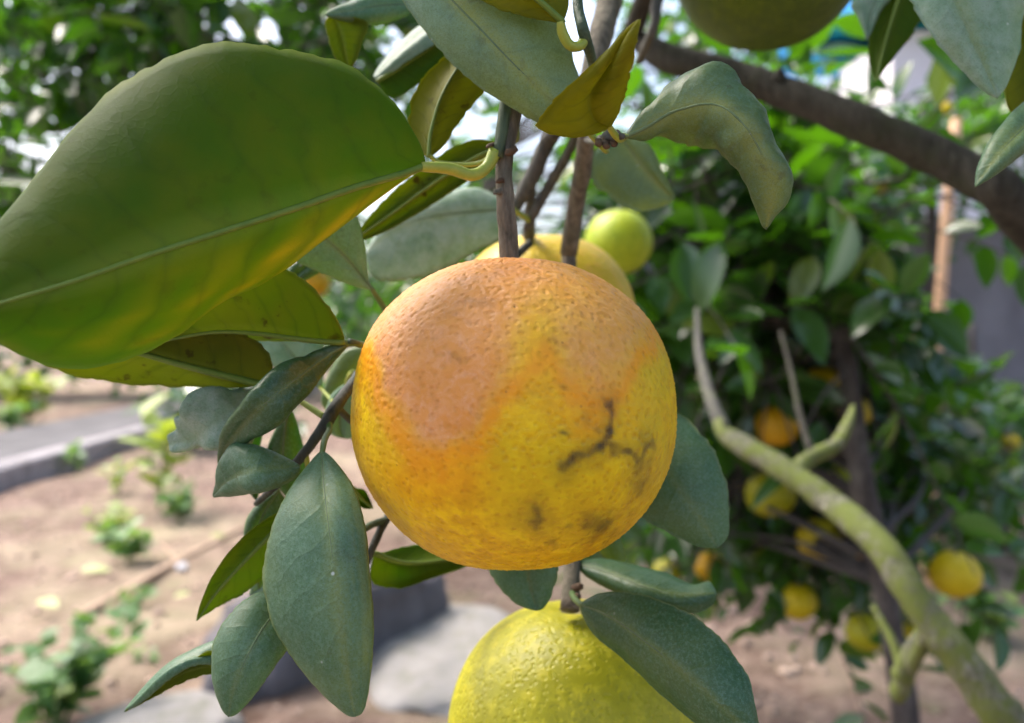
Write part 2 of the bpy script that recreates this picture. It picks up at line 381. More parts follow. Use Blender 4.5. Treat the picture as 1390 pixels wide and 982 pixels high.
M['peel_orange'] = citrus_material('orange_peel_orange', ((0.52, 0.27, 0.004), (0.60, 0.33, 0.006), (0.66, 0.40, 0.015)))
M['peel_peach'] = citrus_material('orange_peel_peach', ((0.50, 0.37, 0.015), (0.58, 0.42, 0.03), (0.64, 0.40, 0.06)))

# ------------------------------------------------------------------ ground, path, walls
def make_ground():
    xs = np.concatenate([[-300, -120, -50, -20, -12], np.linspace(-8, 8, 150), [12, 20, 50, 120, 300]])
    ys = np.concatenate([[-300, -100, -30, -8, -3], np.linspace(0, 14, 140), [18, 25, 50, 120, 300]])
    v, f = [], []
    for y in ys:
        for x in xs:
            z = 0.0
            if abs(x) < 8.2 and -0.1 < y < 14.1:
                z = 0.035 * mnoise.fractal(Vector((x * 1.3, y * 1.3, 0)), 1.0, 2.0, 3) + 0.012 * mnoise.noise(Vector((x * 7, y * 7, 3)))
            v.append((x, y, z))
    nx = len(xs)
    for j in range(len(ys) - 1):
        for i in range(nx - 1):
            a = j * nx + i; f.append((a, a + 1, a + 1 + nx, a + nx))
    tag(link('ground', mesh('ground', v, f), M['soil']), 'bare pinkish brown orchard soil', None, None, 'structure')
make_ground()

def box(x0, x1, y0, y1, z0, z1, bev=0.0, jit=0.0, rng=None):
    v = [(x, y, z) for z in (z0, z1) for y in (y0, y1) for x in (x0, x1)]
    if bev:
        v = [(x, y, z) for z, s in ((z0, 0), (z1 - bev, 0), (z1, bev)) for y in (y0 + s, y1 - s) for x in (x0 + s, x1 - s)]
    if jit: v = [tuple(c + rng.uniform(-jit, jit) for c in p) for p in v]
    if not bev:
        return v, [(0, 2, 3, 1), (4, 5, 7, 6), (0, 1, 5, 4), (1, 3, 7, 5), (3, 2, 6, 7), (2, 0, 4, 6)]
    f = [(0, 2, 3, 1), (8, 9, 11, 10)]
    for o in (0, 4):
        f += [(o, o + 1, o + 5, o + 4), (o + 1, o + 3, o + 7, o + 5), (o + 3, o + 2, o + 6, o + 7), (o + 2, o, o + 4, o + 6)]
    return v, f

# concrete path along the orchard edge, raised on a kerb of cast blocks
rng = random.Random(3)
v, f = box(-4.72, -3.36, 1.5, 15.0, -0.1, 0.075)
path = tag(link('path', mesh('path', v, f), M['path'], smooth=False), 'grey concrete path beside a raised kerb', None, None, 'structure')
y = 1.5
while y < 14.0:
    v, f = box(-3.36, -3.20, y, y + 0.88, -0.1, 0.15, 0.015, 0.006, rng)
    child('kerb_block', mesh('kerb_block', v, f), M['kerb'], path, (0, 0, 0), False); y += 0.9

# boundary wall and house behind the orchard on the right
v, f = box(2.55, 9.0, 5.2, 5.38, -0.1, 1.66)
gw = empty('garden_wall', (5.5, 5.3, 0), 'rough grey concrete garden wall behind the small-leaved orange tree', 'wall')
child('wall_panel', mesh('wall_panel', v, f), M['wall'], gw, gw.location, False)
v, f = box(2.53, 9.02, 5.17, 5.41, 1.662, 1.72, 0.01)
child('coping', mesh('coping', v, f), M['kerb'], gw, gw.location, False)

hs = empty('house', (6.0, 9.0, 0), 'pale rendered house with teal sheet-metal eave', 'house')
v, f = box(3.55, 10.0, 7.6, 12.0, -0.1, 3.80); child('wall', mesh('wall', v, f), M['render_white'], hs, hs.location, False)
rv, rf = [], []
nseg = 120
for k in range(nseg + 1):
    x = 3.3 + 7.0 * k / nseg; zz = 0.02 * math.sin(k * math.pi / 2)
    rv += [(x, 7.32, 3.88 + zz), (x, 12.2, 5.1 + zz), (x, 7.32, 3.85 + zz), (x, 12.2, 5.07 + zz)]
for k in range(nseg):
    a = 4 * k; rf += [(a, a + 4, a + 5, a + 1), (a + 2, a + 3, a + 7, a + 6), (a, a + 2, a + 6, a + 4)]
rfo = child('roof', mesh('roof', rv, rf), M['teal_roof'], hs, hs.location)
v, f = box(3.32, 10.2, 7.36, 7.40, 3.60, 3.845); child('eave_board', mesh('eave_board', v, f), M['teal_roof'], rfo, hs.location, False)

sh = empty('shed', (3.7, 10.0, 0), 'low shed with bright blue sheet-metal roof beyond the thick limb', 'shed')
v, f = box(3.1, 4.3, 9.0, 11.0, -0.1, 3.70); child('wall', mesh('wall', v, f), M['render_white'], sh, sh.location, False)
rv, rf = [], []
for k in range(41):
    x = 2.95 + 1.5 * k / 40; zz = 0.02 * math.sin(k * math.pi / 2)
    rv += [(x, 8.8, 3.78 + zz), (x, 11.2, 5.8 + zz), (x, 8.8, 3.75 + zz), (x, 11.2, 5.77 + zz)]
for k in range(40):
    a = 4 * k; rf += [(a, a + 4, a + 5, a + 1), (a + 2, a + 3, a + 7, a + 6), (a, a + 2, a + 6, a + 4)]
child('roof', mesh('roof', rv, rf), M['blue_roof'], sh, sh.location)

# ------------------------------------------------------------------ background foliage
def leaf_variant(k):
    """unit leaf (length 1 along +Y, face up +Z), 6 rows x 3 columns, folded and bent"""
    rg = random.Random(100 + k); fold = rg.uniform(0.06, 0.16); bend = rg.uniform(0.0, 0.30) * rg.choice((1, 1, -0.5)); w = rg.uniform(0.20, 0.26)
    tw = rg.uniform(-0.25, 0.25)
    v, f = [], []; n = 7
    for i in range(n):
        t = i / (n - 1); hw = w * (math.sin(math.pi * t ** 0.85) ** 0.8 if 0 < t < 1 else 0) + 0.012
        z0 = -bend * t * t
        for s in (-1, 0, 1):
            a = tw * t; x = s * hw; z = abs(s) * fold * hw / w
            v.append((x * math.cos(a) - z * math.sin(a), t * (1 - 0.12 * abs(bend)), z0 + z * math.cos(a) + x * math.sin(a)))
    for i in range(n - 1):
        for j in (0, 1):
            a = 3 * i + j; f.append((a, a + 1, a + 4, a + 3))
    return np.array(v), f
LV = [leaf_variant(k) for k in range(6)]
LMESH = {}
def leaf_mesh(k, mat):
    if (k, mat) not in LMESH:
        me = mesh('leaf', LV[k][0], LV[k][1]); me.materials.append(M[mat]); me.polygons.foreach_set('use_smooth', [True] * len(me.polygons))
        LMESH[(k, mat)] = me
    return LMESH[(k, mat)]

def frame(d, up, roll):
    y = Vector(d).normalized(); x = y.cross(Vector(up))
    if x.length < 1e-3: x = y.cross(Vector((1, 0, 0)))
    x.normalize(); z = x.cross(y)
    return Matrix((x, y, z)).transposed() @ Matrix.Rotation(roll, 3, 'Y')

def merged_leaves(name, leaves, mat, parent, origin):
    """all leaves too small or hidden to pick apart: one mesh"""
    vs_, fs, o = [], [], 0
    for loc, rot, s, k in leaves:
        vv = (np.array(rot) @ (LV[k][0] * s).T).T + np.array(loc); vs_.append(vv)
        fs.append(np.array(LV[k][1]) + o); o += len(vv)
    me = bpy.data.meshes.new(name); V = np.concatenate(vs_); F = np.concatenate(fs)
    me.vertices.add(len(V)); me.vertices.foreach_set('co', V.astype(np.float32).ravel())
    me.loops.add(F.size); me.loops.foreach_set('vertex_index', F.astype(np.int32).ravel())
    me.polygons.add(len(F)); me.polygons.foreach_set('loop_start', np.arange(0, F.size, 4, dtype=np.int32))
    me.update(calc_edges=True); me.validate()
    ob = child(name, me, M[mat], parent, origin) if parent is not None else link(name, me, M[mat])
    ob['kind'] = 'stuff'; return ob

def visible_score(loc, s):
    q = proj(loc)
    if q is None: return 0
    x, y_, d = q
    if not (-15 < x < 1405 and -15 < y_ < 997): return 0
    if (x - 697) ** 2 + (y_ - 560) ** 2 < 205 ** 2: return 0
    return s / d

FRUIT_PX = [(1083, 817, 25, 1.45), (1296, 780, 33, 1.20), (1176, 858, 27, 1.35), (1054, 578, 30, 1.30), (1118, 524, 29, 1.32), (1160, 560, 22, 1.40), (1046, 670, 34, 1.35),
            (1112, 732, 30, 1.38), (1166, 740, 24, 1.42), (964, 770, 21, 1.85), (906, 778, 20, 1.95), (930, 553, 20, 1.80), (990, 660, 18, 1.80), (1142, 645, 24, 1.40),
            (1222, 806, 22, 1.40), (1238, 868, 24, 1.35), (1372, 601, 12, 3.6), (1195, 253, 10, 4.4), (1283, 148, 10, 4.4), (840, 329, 46, 0.9)]
CLEAR = [(1145, 500, 20, 1.25), (1153, 540, 20, 1.2), (1160, 580, 20, 1.2), (1167, 630, 20, 1.2), (1178, 690, 20, 1.2), (1188, 740, 20, 1.2), (1275, 400, 16, 2.6), (1284, 300, 16, 2.6), (1280, 350, 14, 2.6)]
def hides_fruit(p, s):
    """a leaf hanging right before a fruit or the bare trunk: these were picked or never grew there"""
    q = proj(p)
    if q is None: return False
    for x, y_, r, d in FRUIT_PX + CLEAR:
        if q[2] < d and math.hypot(q[0] - x, q[1] - y_) < r * 0.7 + s * 0.45 * FPX / q[2]: return True
    return False

def orchard_tree(label, base, trunk, radii, clusters, leaf_len, twigs, per_twig, mat, seed, group=None, parts=300, tmat='trunk', twig_len=0.26, droop=0.35, spread=0.16, name='orange_tree'):
    """trunk polyline -> a limb to every cluster -> twigs -> alternate leaves"""
    rg = random.Random(seed)
    root = empty(name, base, label, 'tree', group)
    tube('trunk', trunk, radii, M[tmat], root, base, sides=10, knob=0.12, seed=seed)
    tpts = catmull([tuple(p) for p in trunk], 40)[22:]
    leaves = []; tv, tf = [], []
    for c in clusters:
        c = Vector(c)
        costs = [(Vector(p) - c).length + 0.6 * max(0, p[2] - c.z) for p in tpts]
        a = Vector(tpts[int(np.argmin(costs))])
        mid = a.lerp(c, 0.5) + Vector((rg.uniform(-.05, .05), rg.uniform(-.05, .05), rg.uniform(0.0, .10) * (c - a).length))
        ln = (c - a).length
        tube('limb', [a, mid, c], [min(0.003 + 0.005 * ln, radii[-1] * 0.9 + 0.002), 0.003 + 0.002 * ln, 0.002], M[tmat], root, base, sides=6, knob=0.1, seed=rg.random())
        outd = (c - Vector(trunk[-1])); outd.z *= 0.5
        if outd.length > 1e-3: outd.normalize()
        for _ in range(twigs):
            d = Vector((rg.gauss(0, 1), rg.gauss(0, 1), rg.gauss(0.15, 0.7))) + outd * 0.5; d.normalize()
            L = twig_len * rg.uniform(0.6, 1.2)
            s0 = c + Vector((rg.gauss(0, 1), rg.gauss(0, 1), rg.gauss(0, 1))) * spread * 0.35
            pts = [c.lerp(s0, 0.3), s0, s0 + d * L * 0.5 + Vector((0, 0, -droop * L * 0.12)), s0 + d * L + Vector((0, 0, -droop * L * 0.6))]
            vv, ff = tube_data(pts, [0.003, 0.0026, 0.002, 0.001], sides=4, n=7, cap=False)
            o = len(tv); tv += vv; tf += [tuple(i + o for i in q) for q in ff]
            cen = catmull([tuple(p) for p in pts[1:]], per_twig + 1)
            for i in range(per_twig):
                p = Vector(cen[i + 1]); tg = (Vector(cen[i + 1]) - Vector(cen[i])).normalized()
                side = Vector((rg.gauss(0, 1), rg.gauss(0, 1), rg.gauss(0.2, 0.6))); side -= tg * side.dot(tg); side.normalize()
                ld = tg * rg.uniform(0.2, 0.9) + side + Vector((0, 0, -0.3 * rg.random()))
                rot = frame(ld, (rg.gauss(0, 0.5), rg.gauss(-0.25, 0.5), 1), rg.gauss(0, 0.35))
                sz = leaf_len * rg.uniform(0.6, 1.2); kk = rg.randrange(6); cut = rg.random()
                if cut < 0.88 and hides_fruit(p + rot @ Vector((0, sz * 0.5, 0)), sz): continue
                leaves.append((p, rot, sz, kk))
    me = mesh('twigs', tv, tf); tw = child('twigs', me, M[tmat], root, base); tw['kind'] = 'stuff'
    order = sorted(range(len(leaves)), key=lambda i: -visible_score(leaves[i][0], leaves[i][2]))
    chosen = [i for i in order[:parts] if visible_score(leaves[i][0], leaves[i][2]) > 0.009]
    for i in chosen:
        loc, rot, s, k = leaves[i]
        o = bpy.data.objects.new('leaf', leaf_mesh(k, mat)); C.objects.link(o); o.parent = root
        o.matrix_basis = Matrix.LocRotScale(loc - Vector(base), rot.to_quaternion(), (s, s, s))
    cs = set(chosen); rest = [l for i, l in enumerate(leaves) if i not in cs]
    if rest: merged_leaves('crown', rest, mat, root, base)
    return root

def px_clusters(n, boxes, seed):
    """cluster centres: boxes of (x0, x1, y0, y1, d0, d1, weight)"""
    rg = random.Random(seed); tot = sum(b[6] for b in boxes); out = []
    for b in boxes:
        for _ in range(max(1, round(n * b[6] / tot))):
            out.append(P(rg.uniform(b[0], b[1]), rg.uniform(b[2], b[3]), rg.uniform(b[4], b[5])))
    return out

def on_ground(p): return Vector((p[0], p[1], 0.0))

# dark-trunked tree close behind the fruit
tb = [P(1232, 1010, 1.15), P(1218, 900, 1.15), P(1196, 780, 1.15), P(1168, 640, 1.15), P(1150, 500, 1.18), P(1110, 330, 1.25)]
tb0 = Vector((tb[0].x + 0.03, tb[0].y, -0.03))
orchard_tree('orange tree with thin dark trunk and yellow fruit behind the mossy limb', on_ground(tb0), [tb0] + tb, [0.024, 0.020, 0.017, 0.016, 0.016, 0.014, 0.010],
    px_clusters(125, [(910, 1120, 200, 330, 1.15, 1.7, 18), (930, 1160, 330, 460, 1.15, 1.8, 26), (960, 1170, 460, 600, 1.35, 1.9, 18), (950, 1150, 610, 740, 1.4, 1.9, 18),
                      (1180, 1290, 600, 730, 1.5, 1.9, 6), (890, 1030, 720, 790, 1.8, 2.2, 5), (940, 1180, 300, 600, 1.7, 2.3, 12)], 11),
    0.078, 5, 9, 'far_leaf', 5, 'orchard trees')
# small-leaved tree farther right
c0 = ground_pt(1372, 742)
tc = [c0 + Vector((0, 0, -0.03)), P(1360, 715, c0.y), P(1342, 660, c0.y), P(1325, 560, c0.y), P(1320, 440, c0.y)]
orchard_tree('small-leaved orange tree with thin leaning trunk before the grey wall', c0, tc, [0.03, 0.026, 0.022, 0.018, 0.012],
    px_clusters(50, [(1220, 1380, 545, 640, 3.1, 4.1, 30), (1150, 1330, 590, 700, 3.3, 4.2, 10), (1400, 1560, 510, 640, 3.2, 4.2, 5)], 12),
    0.085, 5, 9, 'far_leaf_b', 6, 'orchard trees', twig_len=0.32)
# taller tree in front of the house
e0 = ground_pt(1240, 690)
te = [e0 + Vector((0, 0, -0.03)), e0 + Vector((0.05, 0, 0.8)), e0 + Vector((0.1, 0.05, 1.6)), e0 + Vector((0.05, 0.1, 2.3))]
orchard_tree('tall pale green orange tree in front of the pale house', e0, te, [0.05, 0.04, 0.03, 0.015],
    px_clusters(60, [(1080, 1215, 185, 330, 4.2, 5.2, 26), (1240, 1390, 170, 245, 4.2, 5.2, 18), (1330, 1390, 110, 200, 4.2, 5.2, 6), (1050, 1200, 330, 460, 4.4, 5.1, 8)], 13),
    0.095, 5, 9, 'far_leaf_b', 7, 'orchard trees', twig_len=0.36)
# overhanging tree on the left
d0 = Vector((-1.75, 2.3, 0))
td = [d0 + Vector((0, 0, -0.03)), d0 + Vector((0.05, 0, 0.7)), d0 + Vector((0.15, -0.1, 1.35)), d0 + Vector((0.45, -0.2, 1.75)), d0 + Vector((0.9, -0.2, 2.0))]
orchard_tree('dark overhanging orange tree whose crown lets white sky through', d0, td, [0.06, 0.05, 0.04, 0.03, 0.015],
    px_clusters(66, [(80, 540, -120, 60, 1.5, 2.3, 24), (0, 160, 60, 240, 1.6, 2.4, 6), (150, 480, 30, 150, 1.7, 2.6, 8), (-150, 0, 0, 260, 1.6, 2.2, 4), (400, 520, 0, 120, 1.9, 2.6, 5)], 14),
    0.085, 5, 8, 'far_leaf', 8, 'orchard trees')
# tree behind the fruit, in the middle
g0 = ground_pt(600, 720)
tg = [g0 + Vector((0, 0, -0.03)), g0 + Vector((0.02, 0, 0.7)), g0 + Vector((0.1, 0, 1.3)), g0 + Vector((0.15, 0, 1.8))]
orchard_tree('bushy orange tree standing directly behind the blushed orange', g0, tg, [0.05, 0.04, 0.03, 0.015],
    px_clusters(82, [(400, 660, 290, 470, 3.2, 4.4, 20), (640, 930, 220, 420, 3.0, 4.4, 26), (860, 1010, 190, 330, 2.6, 3.8, 14), (880, 1030, -10, 150, 2.8, 4.2, 14), (420, 520, 380, 520, 3.6, 4.6, 5)], 15),
    0.085, 5, 9, 'far_leaf', 9, 'orchard trees', twig_len=0.34)

# far hedge closing the orchard
rg = random.Random(21); hl = []
for _ in range(9000):
    x = rg.uniform(-11, 9); yb = 12.0 + rg.gauss(0, 0.5) + 0.06 * abs(x)
    top = 2.1 + 0.7 * mnoise.noise(Vector((x * 0.6, 1, 2))) + 0.3 * mnoise.noise(Vector((x * 2.1, 4, 2)))
    if x > 2.5: top += 0.8
    z = top * math.sqrt(rg.random()) * 0.98 + 0.02
    d = Vector((rg.gauss(0, 1), rg.gauss(-0.6, 1), rg.gauss(-0.2, 0.7)))
    hl.append((Vector((x, yb, z)), frame(d, (rg.gauss(0, .5), -0.4, 1), rg.gauss(0, .5)), rg.uniform(0.12, 0.30), rg.randrange(6)))
hedge = merged_leaves('undergrowth', hl, 'far_leaf_c', None, None)
tag(hedge, 'far mass of green bushes closing the orchard behind the path', 'bushes', None, 'stuff')

# ------------------------------------------------------------------ weeds, litter, stones
def weed(label, base, h, nst, nleaf, size, mat, seed, spread=0.5, name='weed', cat='weed', group=None):
    rg = random.Random(seed); base = Vector(base); root = empty(name, base, label, cat, group)
    for s in range(nst):
        a = rg.uniform(0, 6.283); lean = rg.uniform(0.1, spread)
        hh = h * rg.uniform(0.5, 1.0)
        tip = base + Vector((math.cos(a) * lean * h, math.sin(a) * lean * h, hh))
        mid = base.lerp(tip, 0.5) + Vector((0, 0, 0.12 * hh))
        r0 = 0.0022 + 0.004 * h
        tube('stem', [base + Vector((0, 0, -0.03)), mid, tip], [r0, r0 * .75, r0 * .4], M['weed_stem'], root, base, sides=5, n=7)
        cen = catmull([tuple(base), tuple(mid), tuple(tip)], nleaf + 2)
        for i in range(nleaf):
            p = Vector(cen[i + 2]); b = rg.uniform(0, 6.283)
            ld = Vector((math.cos(b), math.sin(b), rg.uniform(-0.2, 0.7)))
            rot = frame(ld, (rg.gauss(0, .3), rg.gauss(-.2, .3), 1), rg.gauss(0, .3)); sc = size * rg.uniform(0.6, 1.15)
            o = bpy.data.objects.new('leaf', leaf_mesh(rg.randrange(6), mat)); C.objects.link(o); o.parent = root
            o.matrix_basis = Matrix.LocRotScale(p - base, rot.to_quaternion(), (sc * 1.25, sc, sc))
    return root
weed('large spreading green weed clump in the soil beside the dark rock', ground_pt(75, 990), 0.26, 15, 9, 0.07, 'weed', 1, 0.95)
weed('bright green weed clump growing beyond the dry stick', ground_pt(175, 765), 0.20, 8, 7, 0.075, 'weed', 2, 0.6)
weed('yellowish weed clump touching the bright green one', ground_pt(140, 735), 0.17, 7, 6, 0.065, 'weed_yellow', 3, 0.9)
weed('blue-green rounded weed clump at the foot of the sapling', ground_pt(245, 705), 0.17, 9, 7, 0.085, 'weed', 4, 0.8)
weed('pale yellow-green seedling between kerb and sapling', ground_pt(160, 672), 0.20, 4, 5, 0.08, 'weed_yellow', 5, 0.6)
weed('small green weed growing up against the kerb', ground_pt(100, 640) + Vector((0.02, 0, 0)), 0.22, 5, 6, 0.085, 'weed', 6, 0.3)
weed('green weed clump on the shaded soil past the mossy limb', ground_pt(1340, 865), 0.16, 9, 7, 0.07, 'weed', 7, 1.1)
weed('tiny green seedling near the fallen leaves', ground_pt(200, 905), 0.05, 3, 4, 0.03, 'weed', 8, 0.9)
weed('low green tuft beyond the path', ground_pt(15, 585), 0.28, 6, 6, 0.16, 'weed', 9, 0.8)
weed('young sapling with long bright yellow-green leaves beside the path', ground_pt(216, 690), 0.66, 3, 8, 0.19, 'weed_yellow', 10, 0.16, 'sapling', 'sapling')
weed('yellow-leaved shrub beyond the path, under the big leaf', ground_pt(38, 575), 0.62, 7, 8, 0.24, 'weed_yellow', 12, 0.5, 'shrub', 'shrub')
weed('dark green bush at the far end of the kerb behind the sapling', ground_pt(262, 612), 0.75, 12, 10, 0.20, 'far_leaf_c', 14, 0.6, 'shrub', 'shrub')
weed('sparse low weed with thin leaves beside the dry stick', ground_pt(185, 822), 0.05, 5, 5, 0.05, 'weed', 13, 1.6)

for i, (px, py, s, lab) in enumerate([(110, 784, 0.115, 'pale yellow-green leaf fallen beside the bright green weed clump'), (78, 836, 0.10, 'pale fallen leaf lying near the stick end by the large weed'),
                                      (258, 816, 0.06, 'small yellow fallen leaf beside the dry stick'), (285, 738, 0.07, 'yellow fallen leaf past the white pebble')]):
    p = ground_pt(px, py); p.z = 0.03
    o = bpy.data.objects.new('fallen_leaf', leaf_mesh(i, 'fallen')); C.objects.link(o)
    o.matrix_basis = Matrix.LocRotScale(p, frame((math.cos(i * 2 + .3), math.sin(i * 2 + .3) * .4, 0.05), (0, -0.3, 1), 0).to_quaternion(), (s, s, s))
    tag(o, lab, 'leaf')

sp = [ground_pt(a, b) + Vector((0, 0, 0.022)) for a, b in ((110, 845), (180, 805), (240, 770), (330, 722))]
st = empty('stick', sp[0], 'long dry brown stick lying on the soil among weeds', 'stick')
tube('stem', sp, [0.016, 0.017, 0.015, 0.010], M['stick'], st, sp[0], sides=8, knob=0.2)
tube('side_shoot', [sp[2], sp[2] + Vector((-0.1, 0.12, 0.03)), sp[2] + Vector((-0.16, 0.2, 0.02))], [0.008, 0.006, 0.003], M['stick'], st, sp[0], sides=6)

def stone(name, label, c, size, mat, seed, cat='stone', rot=0.0, amp=0.25, group=None, res=20):
    v, f = [], []; nu, nv = res * 2, res
    for j in range(nv + 1):
        th = math.pi * j / nv
        for i in range(nu):
            ph = 2 * math.pi * i / nu
            d = Vector((math.sin(th) * math.cos(ph), math.sin(th) * math.sin(ph), math.cos(th)))
            q = Vector([math.copysign(abs(x) ** 0.75, x) for x in d])
            r = 1 + amp * mnoise.fractal(d * 1.3 + Vector((seed, 0, 0)), 1.0, 2.0, 4)
            v.append((q.x * r * size[0], q.y * r * size[1], q.z * r * size[2]))
    for j in range(nv):
        for i in range(nu):
            a = j * nu + i; b = j * nu + (i + 1) % nu; f.append((a, a + nu, b + nu, b))
    o = link(name, mesh(name, v, f), mat); o.location = c; o.rotation_euler = (0, 0, rot)
    return tag(o, label, cat, group)
p = ground_pt(430, 905)
stone('boulder', 'dark grey boulder on the soil under the hanging leaves', (p.x + 0.02, p.y + 0.12, 0.06), (0.42, 0.16, 0.20), M['rock'], 2.0, 'boulder', R(52), 0.22, res=36)
p = ground_pt(590, 890)
stone('stone_slab', 'pale worn stone slab in the soil between boulder and lime-coloured orange', (p.x + 0.06, p.y, -0.005), (0.26, 0.42, 0.05), M['slab'], 5.0, 'stone', R(14), 0.15, res=30)
p = ground_pt(215, 985)
stone('stone_slab', 'pale stone slab on the soil next to the boulder, below the folded leaf', (p.x, p.y, -0.01), (0.20, 0.15, 0.05), M['slab'], 8.0, 'stone', R(20), 0.15, res=24)
p = ground_pt(240, 775)
stone('pebble', 'small white pebble touching the dry stick', (p.x + .03, p.y - 0.02, 0.02), (0.024, 0.02, 0.016), M['pebble'], 3, 'pebble', res=8)

rg = random.Random(31); cv, cf = [], []
for _ in range(5200):
    x = rg.uniform(-4.0, 4.5); y_ = 1.2 + 8 * rg.random() ** 1.6
    if -4.8 < x < -3.1: continue
    s = rg.uniform(0.006, 0.022) * (1.8 if rg.random() < 0.05 else 1); o = len(cv)
    zc = 0.035 * mnoise.fractal(Vector((x * 1.3, y_ * 1.3, 0)), 1.0, 2.0, 3) + 0.012 * mnoise.noise(Vector((x * 7, y_ * 7, 3)))
    for dx, dy, dz in ((1, 0, 0), (0, 1, 0), (-1, 0, 0), (0, -1, 0), (0, 0, 0.8), (0, 0, -0.6)):
        cv.append((x + s * (dx + rg.uniform(-.3, .3)), y_ + s * (dy + rg.uniform(-.3, .3)), zc + s * (dz * 0.7 + rg.uniform(-.1, .2))))
    for a, b in ((0, 1), (1, 2), (2, 3), (3, 0)): cf += [(o + a, o + b, o + 4), (o + b, o + a, o + 5)]
tag(link('gravel', mesh('gravel', cv, cf), M['clod']), 'loose soil clods and crumbs scattered over the ground', 'soil clods', None, 'stuff')

s0 = ground_pt(1252, 872)
sk = empty('wooden_stake', s0, 'pale bare wooden stake standing behind the thick dark limb', 'stake')
dS = s0.y
tube('pole', [s0 + Vector((0, 0, -0.05)), P(1262, 700, dS), P(1273, 460, dS), P(1285, 300, dS), P(1298, 165, dS)], [0.019, 0.019, 0.018, 0.018, 0.017], M['stake'], sk, s0, sides=10, knob=0.08)
tube('cut_end', [P(1298, 165.5, dS), P(1298.3, 161, dS)], [0.0165, 0.013], M['stake'], sk, s0, sides=10, n=3)

# ------------------------------------------------------------------ the near tree: limbs, twigs
T0 = Vector((0.60, 0.62, 0.0))
near = empty('orange_tree', T0, 'near orange tree with thick dark limb, mossy limb and large close leaves', 'tree')
def ntube(name, pts, w, mat, **k):
    """pts: (px, py, d); w: widths in photo pixels"""
    return tube(name, [P(*p) for p in pts], [a / FPX * p[2] / 2 for a, p in zip(w, pts)], M[mat], near, T0, **k)
tube('trunk', [T0 + Vector((0, 0, -0.05)), T0 + Vector((-0.01, 0, 0.3)), T0 + Vector((0.0, 0, 0.62)), T0 + Vector((0.02, 0.0, 0.85))], [0.05, 0.042, 0.036, 0.028], M['limb'], near, T0, sides=16, knob=0.1)
up_l = [(858, 48, .52), (890, 72, .51), (935, 88, .50), (1010, 107, .49), (1100, 140, .47), (1190, 176, .45), (1270, 212, .44), (1330, 245, .43), (1385, 293, .43)]
pts = [P(*p) for p in up_l] + [T0 + Vector((-0.16, -0.08, 0.94)), T0 + Vector((0, 0, 0.70))]
wd = [24, 36, 40, 42, 46, 50, 52, 55, 58]
tube('limb', pts, [a / FPX * p[2] / 2 for a, p in zip(wd, up_l)] + [0.014, 0.022], M['limb'], near, T0, sides=20, n=90, knob=0.10, seed=1)
ntube('knot', [(1056, 112, .475), (1058, 100, .475), (1060, 93, .475)], [24, 16, 6], 'limb', sides=10, knob=0.1)
lo_l = [(975, 572, .715), (990, 594, .70), (1055, 632, .66), (1130, 685, .62), (1200, 748, .58), (1258, 835, .56), (1320, 915, .55), (1385, 1000, .55)]
pts = [P(*p) for p in lo_l] + [T0 + Vector((-0.09, -0.04, 0.56)), T0 + Vector((0, 0, 0.46))]
wd = [16, 26, 33, 37, 41, 46, 50, 55]
tube('limb', pts, [a / FPX * p[2] / 2 for a, p in zip(wd, lo_l)] + [0.018, 0.028], M['moss_limb'], near, T0, sides=20, n=90, knob=0.13, seed=2)
ntube('branch', [(1070, 648, .66), (1100, 622, .68), (1136, 602, .70), (1152, 572, .72), (1158, 552, .74)], [24, 22, 19, 14, 6], 'moss_limb', sides=12, n=40, knob=0.15, seed=3)
ntube('branch', [(1102, 618, .68), (1085, 560, .72), (1075, 510, .76), (1060, 450, .8)], [11, 9, 7, 5], 'limb', sides=10, knob=0.12, seed=4)
ntube('branch', [(984, 586, .705), (966, 545, .74), (955, 505, .78), (948, 470, .82), (946, 420, .88)], [20, 17, 14, 11, 6], 'bark_grey', sides=12, n=30, knob=0.12, seed=31)
# cut stubs on the dark trunk zone of the mossy limb
ntube('branch_stub', [(1222, 920, .62), (1232, 890, .615), (1252, 858, .61)], [26, 21, 18], 'moss_limb', sides=12, knob=0.15, seed=5)
ntube('branch_stub', [(1226, 905, .62), (1210, 868, .63), (1185, 822, .65)], [17, 12, 8], 'moss_limb', sides=10, knob=0.15, seed=6)
ntube('branch', [(1262, 842, .56), (1250, 880, .59), (1232, 912, .62), (1222, 935, .63), (1218, 950, .635)], [18, 19, 23, 26, 16], 'moss_limb', sides=12, knob=0.15, seed=16)

# stem that carries the blushed orange
ntube('twig', [(693, 385, .2), (691, 340, .199), (690, 320, .199), (686, 275, .198), (684, 235, .198), (688, 195, .198), (697, 150, .199), (709, 95, .203), (722, 30, .21), (735, -40, .22), (760, -160, .26)],
      [27, 27, 26, 25, 23, 23, 24, 24, 24, 26, 34], 'bark', sides=16, n=70, knob=0.08, seed=7)
ntube('twig', [(676, 214, .196), (681, 180, .196), (687, 140, .197), (697, 95, .199), (709, 40, .205), (722, -20, .214)], [14, 17, 17, 16, 15, 14], 'green_twig', sides=14, knob=0.05, seed=8)
for (a, b, r) in ((690, 207, 8), (674, 261, 7), (677, 246, 5), (664, 198, 4)):
    ntube('bud_scar', [(a + 7, b - 2, .197), (a, b, .1945), (a - 4, b + 3, .194)], [r * 1.5, r * 1.2, r * .4], 'scar' if b != 261 else 'bark', sides=8, n=7, knob=0.5, seed=a)
